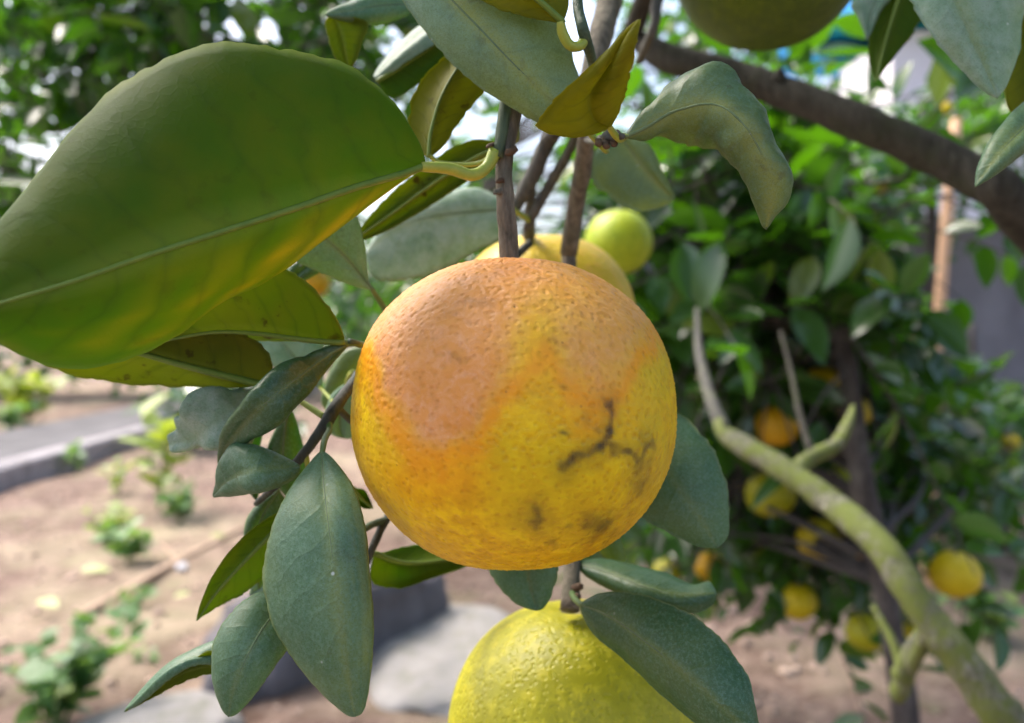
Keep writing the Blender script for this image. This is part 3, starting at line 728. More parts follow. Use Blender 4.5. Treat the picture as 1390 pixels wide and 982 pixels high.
# twigs behind
ntube('twig', [(858, -120, .40), (828, 0, .30), (812, 60, .27), (800, 120, .26), (796, 190, .265), (786, 260, .28), (771, 345, .295)], [34, 34, 33, 28, 25, 24, 24], 'bark', sides=14, n=50, knob=0.1, seed=9)
ntube('twig', [(798, 110, .262), (765, 160, .27), (742, 195, .28), (722, 240, .285), (702, 275, .29), (660, 318, .295), (607, 353, .30)], [16, 20, 22, 22, 20, 17, 11], 'bark_grey', sides=12, n=44, knob=0.14, seed=10)
ntube('twig', [(793, 150, .264), (775, 200, .275), (748, 248, .285), (726, 288, .29), (714, 312, .295)], [10, 13, 14, 13, 12], 'bark_grey', sides=10, n=30, knob=0.12, seed=11)
ntube('twig', [(722, 240, .287), (720, 280, .30), (718, 322, .315)], [12, 14, 17], 'bark_grey', sides=10, knob=0.1, seed=12)
ntube('twig', [(790, -80, .2), (784, 0, .19), (789, 30, .186), (795, 54, .185), (804, 85, .21), (806, 110, .255)], [14, 14, 15, 16, 13, 12], 'green_twig', sides=12, knob=0.06, seed=13)
ntube('twig', [(905, -120, .42), (892, 0, .34), (890, 32, .33), (880, 55, .335), (868, 82, .36)], [14, 16, 15, 13, 11], 'bark_grey', sides=12, n=30, knob=0.2, seed=14)
ntube('twig', [(796, 190, .263), (808, 192, .24), (818, 190, .205), (828, 186, .192), (846, 186, .186)], [8, 9, 13, 16, 7], 'bark_grey', sides=12, n=24, knob=0.35, seed=15)
for (a, b) in ((812, 196), (822, 199), (832, 196), (838, 186)):
    ntube('bud_scar', [(a, b - 6, .192), (a + 1, b, .189), (a + 1, b + 4, .189)], [8, 10, 4], 'scar', sides=8, n=7, knob=0.35, seed=a)
# left twig, passing behind the blushed orange
ntube('twig', [(720, 330, .305), (640, 400, .29), (560, 450, .262), (500, 495, .235), (478, 522, .218), (456, 552, .206), (444, 572, .203), (425, 600, .203), (400, 632, .206), (372, 662, .212), (348, 684, .22)],
      [12, 13, 14, 14, 15, 17, 18, 14, 13, 11, 8], 'dark_twig', sides=14, n=80, knob=0.12, seed=17)
ntube('twig', [(560, 620, .245), (540, 680, .235), (524, 706, .228), (508, 738, .222), (498, 765, .222)], [9, 10, 11, 11, 9], 'dark_twig', sides=10, n=30, knob=0.15, seed=18)
ntube('twig', [(456, 552, .206), (500, 590, .235), (560, 620, .245)], [10, 10, 9], 'dark_twig', sides=10, knob=0.1, seed=19)
ntube('twig', [(524, 706, .228), (506, 712, .222), (490, 722, .215)], [9, 10, 8], 'green_twig', sides=10, knob=0.2, seed=20)
ntube('twig', [(560, 450, .262), (520, 470, .23), (492, 468, .205), (474, 463, .198)], [9, 9, 9, 8], 'green_twig', sides=10, knob=0.1, seed=21)
# twig that carries the lime-coloured orange
ntube('twig', [(771, 345, .295), (778, 450, .29), (782, 600, .275), (780, 700, .26), (777, 760, .245), (775, 800, .236), (773, 828, .232)], [20, 20, 20, 21, 22, 24, 27], 'bark', sides=14, n=50, knob=0.1, seed=22)
for (a, b) in ((783, 812), (786, 798)):
    ntube('bud_scar', [(a - 6, b, .232), (a + 2, b - 2, .229), (a + 5, b - 4, .229)], [10, 10, 4], 'scar', sides=8, n=7, knob=0.3, seed=a)

# ------------------------------------------------------------------ the near tree: leaves
NLEAF = [0]
def leaf(face, L, Mid, Rr, d, dl=0.0, dr=0.0, pale=0.0, yel=0.0, spots=0.0, bulge=0.0015, crinkle=0.0, pet=None, petw=9, petmat='petiole', wave=0.0006, label=None, rib=True, ribw=1.0, ypatch=None):
    """L, Mid, Rr: photo-pixel polylines base -> tip (Mid holds both end points); d: depths along the midrib in metres;
    dl, dr: how far the two edges lie behind (+) or before (-) the midrib; face: 'T' upper or 'U' under side towards the viewer"""
    NLEAF[0] += 1; sd_ = NLEAF[0] * 1.37
    n, m = (96, 12) if ypatch else (52, 8)
    base, tip = Mid[0], Mid[-1]
    mm = catmull(Mid, n); dd = np.interp(np.linspace(0, 1, n), np.linspace(0, 1, len(d)), d)
    if len(d) > 2: dd = catmull([(x, y_) for x, y_ in zip(np.linspace(0, 1, len(d)), d)], 200); dd = np.interp(np.linspace(0, 1, n), dd[:, 0], dd[:, 1])
    ll = catmull([base] + L + [tip], n); rr = catmull([base] + Rr + [tip], n)
    prof = np.sin(np.pi * np.linspace(0, 1, n)) ** 0.7
    W = np.zeros((n, 2 * m + 1, 3))
    for i in range(n):
        c = P(*mm[i], dd[i]); a = P(*ll[i], dd[i] + dl * prof[i]); b = P(*rr[i], dd[i] + dr * prof[i])
        for k in range(m + 1):
            s = k / m; W[i, m - k] = c.lerp(a, s); W[i, m + k] = c.lerp(b, s)
    def normals(W):
        tu = np.gradient(W, axis=0); tv_ = np.gradient(W, axis=1)
        N = np.cross(tu, tv_); N /= np.linalg.norm(N, axis=2)[..., None] + 1e-15
        return N
    N = normals(W)
    view = W.reshape(-1, 3).mean(0) - np.array(CAM)
    if (N[4:-4].reshape(-1, 3) @ view).mean() > 0: N = -N           # N looks at the viewer
    flip = (np.cross(np.gradient(W, axis=0), np.gradient(W, axis=1)) * N).sum() < 0
    sgn = 1.0 if face == 'T' else -1.0                                  # +N is the upper face when 'T'
    for i in range(n):
        for k in range(2 * m + 1):
            s = abs(k - m) / m
            off = sgn * bulge * 4 * s * (1 - s) * prof[i]
            q = Vector(W[i, k])
            off += (wave * s + crinkle * (0.4 + 0.6 * s)) * mnoise.fractal(q * 70 + Vector((sd_, 0, 0)), 1.0, 2.0, 3) * prof[i]
            W[i, k] += N[i, k] * off
    edge = np.stack([W[:, 0], W[:, -1]])                               # fine crenation of the margin
    for i in range(2, n - 2):
        for k, kk in ((0, 1), (2 * m, 2 * m - 1)):
            o = W[i, k] - W[i, kk]; W[i, k] += o * (0.40 * mnoise.noise(Vector((i * 40 / n, k, sd_))) + 0.45 * mnoise.noise(Vector((i * 11 / n, k, sd_ + 5)))) 
    N = normals(W); N = -N if flip else N
    th = 0.00017
    top = W + N * th; bot = W - N * th
    c = 2 * m + 1; V = np.concatenate([top.reshape(-1, 3), bot.reshape(-1, 3)]); F, mi = [], []
    uv = []
    H = n * c
    for i in range(n - 1):
        for k in range(c - 1):
            a = i * c + k; q = (a, a + 1, a + 1 + c, a + c)
            F.append(q if not flip else q[::-1]); mi.append(0 if face == 'T' else 1)
            q2 = tuple(H + x for x in q); F.append(q2[::-1] if not flip else q2); mi.append(1 if face == 'T' else 0)
    rim = [i * c for i in range(n)] + [(n - 1) * c + k for k in range(1, c)] + [i * c + c - 1 for i in range(n - 2, -1, -1)] + [k for k in range(c - 2, 0, -1)]
    for a, b in zip(rim, rim[1:] + rim[:1]): F.append((a, b, b + H, a + H)); mi.append(1)
    org = W[0, m].copy()
    me = mesh('leaf', V - org, F); me.polygons.foreach_set('material_index', mi)
    ul = me.uv_layers.new(name='uv'); idx = np.zeros(len(me.loops), np.int32); me.loops.foreach_get('vertex_index', idx); idx = idx % H
    UV = np.stack([(idx // c) / (n - 1), (idx % c) / (c - 1)], axis=1).astype(np.float32); ul.data.foreach_set('uv', UV.ravel())
    ya = me.attributes.new('yellowing', 'FLOAT', 'POINT'); yv = np.zeros(2 * H, np.float32)
    if ypatch:
        for q in range(2 * H):
            u_, v_ = (q % H) // c / (n - 1), (q % c) / (c - 1) * 2 - 1
            yv[q] = ypatch(u_, v_, mnoise.noise(Vector((u_ * 6, v_ * 9, sd_))))
    ya.data.foreach_set('value', yv)
    me.materials.append(M['leaf_top']); me.materials.append(M['leaf_under']); me.polygons.foreach_set('use_smooth', [True] * len(me.polygons))
    o = bpy.data.objects.new('leaf', me); C.objects.link(o); o.parent = near; o.location = Vector(org) - T0
    o.color = (pale, yel, spots, (sd_ * 0.61) % 1.0)
    if label: o['label'] = label
    if rib:
        k0 = (0.00045 if face == 'T' else 0.0007) * ribw
        c_off = -0.00012 if face == 'T' else 0.00010
        rp = W[:, m] + N[:, m] * c_off * (1 if face == 'T' else 1)
        if face == 'U': rp = W[:, m] + N[:, m] * 0.00025
        v, f = tube_data(rp, [k0 * (1 - 0.8 * t) + 0.0001 for t in np.linspace(0, 1, len(rp))], sides=8, n=n)
        child('midrib', mesh('midrib', np.array(v) - org, f), M['vein'] if face == 'T' else M['vein_under'], o, (0, 0, 0))
    if pet:
        pp = [W[1, m]] + [np.array(P(*q)) for q in pet]
        r0 = petw / FPX * d[0] / 2
        v, f = tube_data(pp, [r0 * .8] + [r0] * (len(pp) - 2) + [r0 * 1.15], sides=12, n=24, knob=0.05)
        child('petiole', mesh('petiole', np.array(v) - org, f), M[petmat], o, (0, 0, 0))
    return o

# big close leaf, seen from below
leaf('U', [(566, 188), (525, 128), (470, 90), (400, 68), (325, 58), (250, 70), (180, 106), (110, 165), (50, 240), (0, 303), (-45, 380)],
     [(578, 224), (545, 236), (480, 255), (400, 283), (300, 315), (200, 347), (100, 382), (0, 412), (-62, 432)],
     [(545, 240), (512, 266), (470, 300), (420, 342), (360, 382), (300, 412), (240, 455), (170, 487), (90, 499), (30, 482), (-20, 455)],
     (.188, .168, .152, .143, .138), dl=.012, dr=.018, yel=.10, spots=.12, bulge=-.004, pet=[(610, 229, .191), (640, 238, .193), (660, 228, .195), (672, 206, .196)], petw=17,
     label='broad close leaf seen from below, yellowing toward its stalk', ribw=1.1,
     ypatch=lambda u, v, k: max(0, min(1, (v + 0.05) * 2.2)) * max(0, min(1, (0.80 - u + 0.30 * k) * 1.8)) * (0.62 + 0.3 * math.sin(40 * (u - 0.35 * v))) * 1.1)
# second, spotted leaf below it
leaf('U', [(462, 445), (442, 410), (412, 380), (378, 362), (320, 372), (250, 410), (200, 445)], [(468, 464), (420, 461), (350, 452), (290, 450), (230, 460), (175, 470)],
     [(440, 466), (390, 464), (340, 464), (280, 464), (225, 467), (195, 470)], (.198, .197, .198, .2), dl=-.012, dr=.02, yel=.30, spots=1.0, petmat='petiole_dark',
     pet=[(480, 466, .2), (494, 469, .205)], petw=9, label='yellow-green leaf with brown spots, seen from below')
leaf('U', [(370, 512), (368, 490), (345, 462), (300, 436), (220, 420), (130, 425), (60, 440)], [(358, 522), (300, 508), (245, 494), (190, 479), (110, 462), (20, 452)],
     [(330, 526), (270, 525), (215, 524), (150, 519), (95, 508), (50, 488)], (.208, .207, .205, .2, .2), dl=-.006, dr=.012, yel=.45, spots=.6, ribw=1.4,
     pet=[(385, 530, .212), (408, 545, .21), (440, 566, .206)], petw=8, label='bright yellow-green leaf with pale midrib below the spotted one')
leaf('T', [(440, 500), (436, 470), (410, 440), (365, 425)], [(436, 528), (410, 498), (380, 460), (345, 425)], [(405, 515), (372, 500), (345, 470), (335, 445)], (.262, .265, .268), pale=.75,
     pet=[(452, 545, .25), (462, 552, .22)], petw=6)
# curled dark leaf
leaf('T', [(440, 476), (412, 492), (375, 503), (340, 530), (314, 565), (303, 605)], [(474, 466), (440, 486), (415, 505), (375, 535), (335, 572), (308, 606), (297, 634)],
     [(446, 490), (420, 515), (403, 545), (380, 571), (345, 590), (315, 612)], (.200, .196, .186, .182, .19, .2), dl=.004, dr=.006, pale=.10, bulge=.003, crinkle=.0022,
     pet=[(486, 468, .203), (496, 470, .207)], petw=6, petmat='petiole_dark', label='dark glossy leaf curling downward beside the orange')
leaf('T', [(305, 520), (280, 545), (262, 570), (238, 596)], [(352, 528), (322, 545), (296, 572), (268, 592), (230, 604)], [(356, 555), (342, 590), (322, 622), (290, 612), (255, 612)],
     (.214, .208, .204, .206, .21), dl=.006, dr=.004, pale=1.0, bulge=.003, crinkle=.013, rib=False, label='pale crumpled leaf behind the curled one')
leaf('T', [(372, 590), (362, 620), (372, 655)], [(392, 545), (386, 590), (385, 630), (394, 680)], [(405, 580), (414, 620), (414, 655)], (.226, .228, .23), dl=.004, dr=.006, label='dark hanging leaf behind the twig')
leaf('T', [(340, 575), (318, 600), (318, 640)], [(352, 560), (338, 596), (334, 630), (348, 680)], [(356, 590), (350, 620), (352, 655)], (.226, .226, .226), dr=.006)
# light green bent leaf
leaf('T', [(293, 655), (300, 622), (316, 603), (350, 606), (385, 620)], [(289, 675), (310, 652), (340, 640), (375, 636), (408, 634)], [(312, 676), (345, 668), (378, 660), (402, 648)],
     (.196, .188, .184, .186, .19), dl=.008, dr=.002, pale=.30, crinkle=.0025, bulge=.002, label='grey-green bent leaf above the large hanging leaf', rib=False)
# large hanging leaf
leaf('T', [(424, 625), (396, 662), (373, 706), (359, 766), (364, 828), (390, 882), (430, 934), (468, 968)], [(437, 612), (440, 660), (447, 720), (455, 780), (463, 850), (474, 925), (482, 973)],
     [(452, 624), (478, 660), (494, 710), (502, 780), (507, 850), (503, 915), (494, 962)], (.186, .172, .166, .164, .166), dl=.006, dr=.004, pale=.42, yel=.10, spots=.12, ypatch=lambda u, v, k: max(0, v) * max(0, .5 + k) * .9,
     pet=[(441, 596, .192), (447, 584, .2), (446, 572, .203)], petw=9, petmat='petiole_dark', label='large blue-green leaf hanging at the front, grey sky sheen in its colour', ribw=.7)
leaf('T', [(362, 802), (322, 824), (292, 868), (288, 918), (300, 958)], [(398, 806), (362, 846), (336, 890), (318, 934), (310, 973)], [(398, 862), (375, 902), (346, 944), (322, 968)], (.188, .178, .174, .176), dl=.004, dr=.004,
     pale=.34, pet=[(412, 790, .195), (440, 775, .205), (496, 745, .221)], petw=7, label='blue-green leaf with pointed tip beside the large hanging leaf')
leaf('U', [(372, 700), (330, 730), (292, 778), (275, 815)], [(412, 685), (370, 722), (325, 768), (290, 808), (267, 842)], [(395, 735), (362, 782), (325, 808), (288, 828)], (.205, .2, .2, .202), dl=-.004, dr=.012, yel=.2, spots=.2,
     pet=[(420, 660, .207), (415, 615, .204)], petw=7, label='dark olive leaf pointing down, seen from below')
leaf('T', [(345, 690), (332, 720), (338, 760)], [(378, 665), (356, 700), (345, 740), (352, 800)], [(392, 690), (382, 730), (370, 770)], (.222, .222, .225), dr=.006)
leaf('T', [(355, 770), (342, 788), (340, 802)], [(390, 760), (366, 782), (350, 800), (338, 808)], [(392, 790), (372, 805), (354, 808)], (.236, .236, .236), pale=.7)
leaf('T', [(300, 868), (255, 892), (212, 922), (185, 950)], [(322, 886), (285, 890), (245, 902), (205, 934), (169, 966)], [(300, 902), (262, 906), (225, 926), (190, 955)], (.204, .200, .198, .2), dl=.008, dr=-.002, pale=.4,
     pet=[(350, 870, .208), (400, 830, .215), (496, 760, .222)], petw=7, label='narrow folded leaf, pale above and yellow-green below')
leaf('U', [(285, 884), (262, 896), (240, 902), (205, 934)], [(320, 892), (286, 904), (250, 914), (210, 938), (169, 967)], [(310, 908), (275, 918), (232, 934), (195, 955)], (.2015, .1995, .1975, .1995), dl=-.001, dr=.003, yel=.35, rib=False)
# right of and below the blushed orange
leaf('T', [(905, 556), (945, 582), (975, 625), (988, 680), (988, 725)], [(838, 560), (880, 604), (920, 660), (955, 712), (974, 744)], [(835, 640), (866, 698), (910, 724), (945, 741)], (.232, .224, .216, .212, .212), dl=.004, dr=.004, pale=.30,
     pet=[(810, 545, .25), (780, 560, .276)], petw=8, label='blue-green leaf with rounded tip emerging behind the orange', ribw=.6)
leaf('T', [(668, 740), (664, 775), (684, 806), (708, 823)], [(712, 690), (714, 730), (718, 785), (728, 829)], [(752, 730), (757, 770), (750, 805), (738, 825)], (.228, .222, .218, .216), pale=.35, pet=[(730, 690, .24), (778, 720, .255)], petw=7,
     label='grey-green leaf tip below the orange')
leaf('U', [(560, 742), (600, 745), (630, 752)], [(508, 752), (550, 765), (600, 762), (660, 752)], [(504, 788), (540, 799), (582, 786), (630, 770)], (.226, .238, .245, .25), dl=.012, dr=-.004, yel=.1, petmat='petiole_dark', pet=[(500, 750, .224), (500, 760, .222)], petw=7,
     label='dark olive leaf in shade under the orange')
leaf('U', [(485, 664), (496, 668)], [(478, 662), (490, 676), (506, 690)], [(482, 680), (494, 690)], (.226, .228, .228), yel=.1)
leaf('T', [(822, 804), (872, 808), (922, 826), (972, 862), (1010, 910), (1025, 962)], [(786, 820), (830, 838), (880, 874), (938, 920), (990, 968), (1034, 1010)],
     [(792, 836), (808, 862), (842, 892), (884, 930), (932, 972), (985, 1005)], (.216, .198, .186, .178, .176), dl=.004, dr=.010, pale=.10, bulge=.0015, pet=[(782, 815, .226), (777, 806, .233)], petw=9, petmat='petiole_dark',
     label='broad dark green leaf lying over the lime-coloured orange', ribw=.7)
leaf('T', [(812, 759), (850, 764), (900, 778), (940, 795), (962, 790)], [(778, 764), (820, 776), (870, 795), (920, 808), (973, 806)], [(800, 785), (840, 806), (900, 826), (942, 832), (966, 822)], (.245, .236, .228, .224, .222), dl=.014, dr=.0, pale=.05,
     pet=[(776, 770, .244), (776, 780, .242)], petw=7, petmat='petiole_dark', label='narrow dark leaf with upturned edge above the broad one')
leaf('T', [(832, 715), (848, 750), (845, 768)], [(790, 730), (810, 748), (826, 762), (840, 775)], [(785, 760), (805, 775), (825, 778)], (.27, .27, .27), yel=.3)
# upper middle
leaf('T', [(596, -60), (670, -70), (735, -30), (765, 30), (780, 90), (800, 140)], [(560, -80), (600, -15), (650, 38), (700, 90), (745, 134), (795, 185)], [(515, -45), (545, 0), (582, 50), (640, 110), (700, 150), (750, 176)],
     (.196, .19, .186, .186, .19, .196), dl=.008, dr=.004, pale=.60, yel=.50, spots=.25, pet=[(806, 188, .205), (812, 192, .215)], petw=8, label='large grey-green leaf with yellow midrib above the orange', ribw=1.0)
leaf('U', [(800, 183), (764, 185), (727, 172), (745, 145), (782, 108), (830, 64)], [(829, 172), (806, 160), (800, 130), (822, 92), (845, 60), (870, 26)], [(842, 145), (856, 100), (866, 55)], (.184, .174, .166, .158, .152, .148), dl=.004, dr=-.004,
     yel=.75, spots=.06, bulge=-.002, pet=[(833, 181, .186), (841, 189, .188), (847, 186, .191)], petw=10, label='olive-yellow leaf seen from below in front of the twigs', rib=False)
leaf('U', [(745, 29), (705, 20), (655, 2), (610, -40), (590, -80)], [(764, 32), (735, 5), (690, -30), (640, -70), (590, -110)], [(772, 0), (755, -50), (710, -90), (650, -110)], (.182, .180, .178, .178), dl=.004, dr=.006, yel=.7, spots=.5,
     pet=[(764, 46, .183), (774, 62, .184), (788, 62, .185), (795, 48, .186)], petw=14, label='yellow-green leaf hanging by a hooked stalk at the top')
leaf('T', [(872, 158), (898, 130), (930, 116), (975, 111), (1015, 132), (1050, 184), (1076, 226), (1088, 245), (1070, 275)], [(848, 187), (880, 172), (920, 150), (970, 142), (1005, 165), (1030, 205), (1048, 250), (1040, 312)],
     [(880, 190), (915, 182), (945, 184), (982, 206), (1008, 245), (1022, 285), (1030, 305)], (.187, .186, .182, .178, .178, .18, .184), dl=.010, dr=.012, pale=.22, yel=.45, spots=.45, bulge=.003, crinkle=.006,
     pet=[(840, 186, .188), (832, 187, .19)], petw=6, label='curled grey-green leaf arching over and down beside the thick limb', ribw=.8)
leaf('U', [(560, 200), (553, 160), (570, 110), (612, 68)], [(582, 214), (585, 180), (600, 130), (630, 80), (665, 40)], [(600, 200), (632, 155), (660, 118), (680, 75)], (.206, .208, .212, .218), dl=.004, dr=.004, yel=.6, spots=.7, rib=True, ribw=.6,
     pet=[(600, 222, .207), (650, 222, .205), (680, 200, .202)], petw=7, label='yellowing leaf with brown flecks behind the stem')
leaf('U', [(520, 106), (560, 70), (600, 40)], [(512, 112), (550, 88), (595, 58), (640, 20)], [(530, 134), (560, 120), (605, 85), (640, 50)], (.25, .25, .25), dl=.012, dr=.0, yel=.0, label='dark green leaf with pale rim below the grey-green one')
leaf('T', [(515, 92), (548, 58), (575, 34)], [(507, 106), (540, 76), (575, 45), (610, 15)], [(520, 106), (555, 82), (598, 52)], (.251, .25, .249), dl=.010, dr=-.002, pale=.8, rib=False)
leaf('T', [(535, -8), (490, -4), (458, 10)], [(566, 6), (520, 8), (480, 14), (441, 20)], [(552, 22), (520, 33), (485, 33), (455, 26)], (.238, .232, .228, .226), dl=.006, dr=.002, pale=.55, crinkle=.001, label='pale folded-over leaf with browned underside')
leaf('U', [(442, 30), (446, 52), (455, 78)], [(452, 18), (462, 40), (468, 64), (474, 96)], [(498, 30), (492, 55), (484, 80)], (.227, .229, .231), yel=.35, spots=1.0, rib=False)
leaf('U', [(640, 190), (600, 210), (545, 250), (505, 290)], [(690, 196), (640, 218), (580, 256), (525, 296), (478, 328)], [(665, 222), (610, 262), (550, 300), (505, 322)], (.232, .236, .238, .24), yel=.3, spots=.8, pet=[(700, 190, .225), (700, 170, .205)], petw=8,
     petmat='petiole_dark', label='olive leaf with dark purple stain behind the big one')
leaf('T', [(650, 256), (600, 264), (545, 288), (512, 318)], [(700, 284), (640, 288), (580, 296), (530, 314), (496, 345)], [(690, 316), (640, 345), (575, 378), (525, 382), (503, 370)], (.285, .282, .278, .276, .276), dl=.006, dr=.0, pale=1.0, yel=.2,
     pet=[(720, 300, .292)], petw=8, label='pale green leaf with clear veins behind the stem')
leaf('T', [(500, 380), (494, 330), (482, 290), (450, 265)], [(506, 394), (470, 350), (430, 315), (390, 290)], [(480, 388), (430, 368), (388, 346), (370, 318)], (.226, .224, .222, .222), pale=.65, spots=.3, yel=.2, pet=[(516, 410, .232), (535, 440, .25)], petw=8,
     petmat='petiole_dark', label='pale grey leaf with pointed base above the orange')
leaf('T', [(880, 196), (898, 230), (914, 262)], [(838, 180), (862, 212), (890, 246), (915, 272)], [(800, 215), (812, 255), (855, 284), (890, 284)], (.29, .286, .284), pale=.25, yel=.55, pet=[(820, 175, .285), (800, 172, .268)], petw=8,
     label='dull yellow-green leaf hanging behind the curled one')
leaf('T', [(448, 540), (440, 580), (455, 592)], [(470, 520), (462, 555), (462, 585), (470, 596)], [(500, 540), (500, 575), (485, 592)], (.25, .252, .254), pale=.7, pet=[(474, 510, .24), (480, 505, .23)], petw=6)
leaf('T', [(470, 475), (448, 505), (436, 545)], [(510, 470), (488, 500), (468, 530), (450, 565)], [(515, 500), (505, 535), (480, 560)], (.275, .275, .28), pale=.15, yel=.3, pet=[(530, 465, .27), (545, 458, .262)], petw=6)
leaf('T', [(400, 355), (390, 368), (388, 380)], [(430, 350), (412, 366), (395, 378), (372, 385)], [(436, 366), (420, 378), (400, 386)], (.25, .25, .25))
# right edge
leaf('T', [(1408, -40), (1390, 20), (1383, 70), (1368, 112)], [(1265, -110), (1290, -20), (1318, 50), (1340, 100), (1354, 134)], [(1205, -60), (1235, 0), (1262, 48), (1302, 92), (1335, 124)], (.222, .216, .21, .208, .208), dl=.008, dr=.002, pale=.85, yel=.2,
     pet=[(1255, -150, .25), (1250, -240, .36)], petw=8, label='large grey-green leaf hanging over the thick limb near the house', ribw=.7)
leaf('U', [(1195, 10), (1180, 50), (1180, 85)], [(1232, -40), (1212, 20), (1198, 70), (1189, 110)], [(1262, -10), (1246, 36), (1214, 78)], (.30, .296, .292), dl=.004, dr=.004, yel=.05, pet=[(1245, -90, .33), (1250, -240, .36)], petw=8, label='dark green leaf seen from below, beside the blue roof')
leaf('T', [(1160, 0), (1162, 20), (1172, 42)], [(1225, -50), (1195, -10), (1180, 25), (1176, 55)], [(1215, -10), (1195, 16), (1182, 45)], (.302, .298, .294), pale=.8, rib=False)
leaf('T', [(1420, 120), (1375, 152), (1345, 190), (1328, 225)], [(1440, 130), (1400, 165), (1360, 205), (1324, 254)], [(1435, 165), (1395, 203), (1355, 235)], (.204, .2, .198, .2), dl=.006, pale=.35, yel=.25, pet=[(1500, 90, .25), (1520, -40, .34)], petw=8, label='grey-green leaf crossing the thick limb')
leaf('U', [(1425, 30), (1440, 100), (1425, 160)], [(1392, 0), (1402, 60), (1405, 120), (1392, 178)], [(1372, 40), (1364, 100), (1368, 145)], (.25, .246, .244), yel=.5, pet=[(1390, -60, .27), (1400, -160, .36)], petw=8)
tube('twig', [P(760, -160, .26), P(905, -120, .42), P(858, 48, .52)], [0.004, 0.0055, 0.007], M['limb'], near, T0, sides=10, n=30)
tube('twig', [P(858, -120, .40), P(905, -120, .42)], [0.005, 0.0055], M['limb'], near, T0, sides=10, n=8)
tube('twig', [P(790, -80, .2), P(770, -160, .25), P(860, -125, .40)], [0.0013, 0.0022, 0.004], M['limb'], near, T0, sides=10, n=16)
tube('twig', [P(905, -120, .42), P(1050, -200, .36), P(1250, -240, .36), P(1400, -160, .36), P(1520, -40, .34), T0 + Vector((-0.05, -0.04, 1.05)), T0 + Vector((0.01, 0, 0.83))], [0.005, 0.004, 0.004, 0.005, 0.006, 0.010, 0.016], M['limb'], near, T0, sides=10, n=60, knob=.1)
tube('twig', [P(1050, -200, .36), P(1043, -185, .345), P(1042, -178, .335)], [0.003, 0.0032, 0.0036], M['green_twig'], near, T0, sides=10, n=8)

# unseen rest of the near tree's crown, added overhead to shade the foreground
rg = random.Random(77); nl = []; tv, tf = [], []
for _ in range(60):
    c = Vector((rg.uniform(-0.75, 1.3), rg.uniform(-0.15, 0.75), rg.uniform(1.30, 1.95)))
    if c.x < -0.2 and c.y > 0.1: continue  # gap kept open for light from the upper left
    for _ in range(4):
        d = Vector((rg.gauss(0, 1), rg.gauss(0, 1), rg.gauss(0, .6))).normalized(); L = 0.25
        vv, ff = tube_data([c, c + d * L * .5, c + d * L + Vector((0, 0, -.05))], [.003, .0025, .001], sides=4, n=6, cap=False)
        if any((lambda q: q and -120 < q[0] < 1510 and -120 < q[1] < 1100)(proj(c + d * L * k)) for k in (0, .5, 1.1)): continue
        o = len(tv); tv += vv; tf += [tuple(i + o for i in q) for q in ff]
        for i in range(8):
            p = c + d * L * (i + 1) / 8; ld = Vector((rg.gauss(0, 1), rg.gauss(0, 1), rg.gauss(-.1, .5)))
            s_ = 0.09 * rg.uniform(.7, 1.2); e_ = p + ld.normalized() * s_
            if any((lambda q: q and -60 < q[0] < 1450 and -60 < q[1] < 1040)(proj(x)) for x in (p, e_)) or (p - CAM).length < 0.3: continue
            nl.append((p, frame(ld, (rg.gauss(0, .5), rg.gauss(0, .5), 1), rg.gauss(0, .4)), s_, rg.randrange(6)))
    if rg.random() < .4: tube('limb', [T0 + Vector((0, 0, .84)), T0.lerp(c, .5) + Vector((0.25, 0, .75 + .1 * rg.random())), c], [.014, .009, .003], M['limb'], near, T0, sides=6)
merged_leaves('crown', nl, 'far_leaf', near, T0)
tw = child('twigs', mesh('twigs', tv, tf), M['limb'], near, T0); tw['kind'] = 'stuff'

# ------------------------------------------------------------------ fruit
BLX = [440, 470, 500, 530, 560, 600, 640, 680, 718, 745, 775, 810, 840, 870, 900, 935]
BLY = [400, 430, 478, 556, 608, 622, 598, 545, 486, 480, 524, 546, 520, 466, 425, 400]
SCARS = [([(762, 633), (790, 624), (812, 612), (824, 604)], 8, 1.0), ([(822, 606), (829, 590), (828, 545)], 5.5, .95), ([(824, 604), (850, 618), (874, 622), (884, 600)], 6, .85), ([(874, 622), (878, 640), (868, 662)], 11, .6),
         ([(727, 690), (729, 712)], 10, .95), ([(805, 718), (822, 712)], 16, .85), ([(830, 700), (850, 690)], 14, .3), ([(795, 565), (800, 575)], 8, .35), ([(822, 540), (826, 552)], 5, .5), ([(764, 588), (766, 590)], 4, .8), ([(762, 524), (764, 526)], 4, .5),
         ([(815, 582), (818, 586)], 6, .5), ([(880, 590), (886, 596)], 6, .5), ([(640, 408), (668, 412)], 7, .28), ([(605, 425), (622, 420)], 9, .16), ([(745, 460), (752, 462)], 5, .35), ([(620, 480), (625, 484)], 4, .3), ([(768, 712), (771, 714)], 4, .6), ([(818, 742), (830, 736)], 5, .5), ([(745, 735), (750, 737)], 4, .4)]
def seg_dist(x, y_, pts):
    best = 1e9
    for (ax, ay), (bx, by) in zip(pts, pts[1:]):
        dx, dy = bx - ax, by - ay; t = max(0, min(1, ((x - ax) * dx + (y_ - ay) * dy) / (dx * dx + dy * dy + 1e-9)))
        best = min(best, math.hypot(x - ax - t * dx, y_ - ay - t * dy))
    return best
def sstep(a, b, x):
    t = max(0.0, min(1.0, (x - a) / (b - a))); return t * t * (3 - 2 * t)

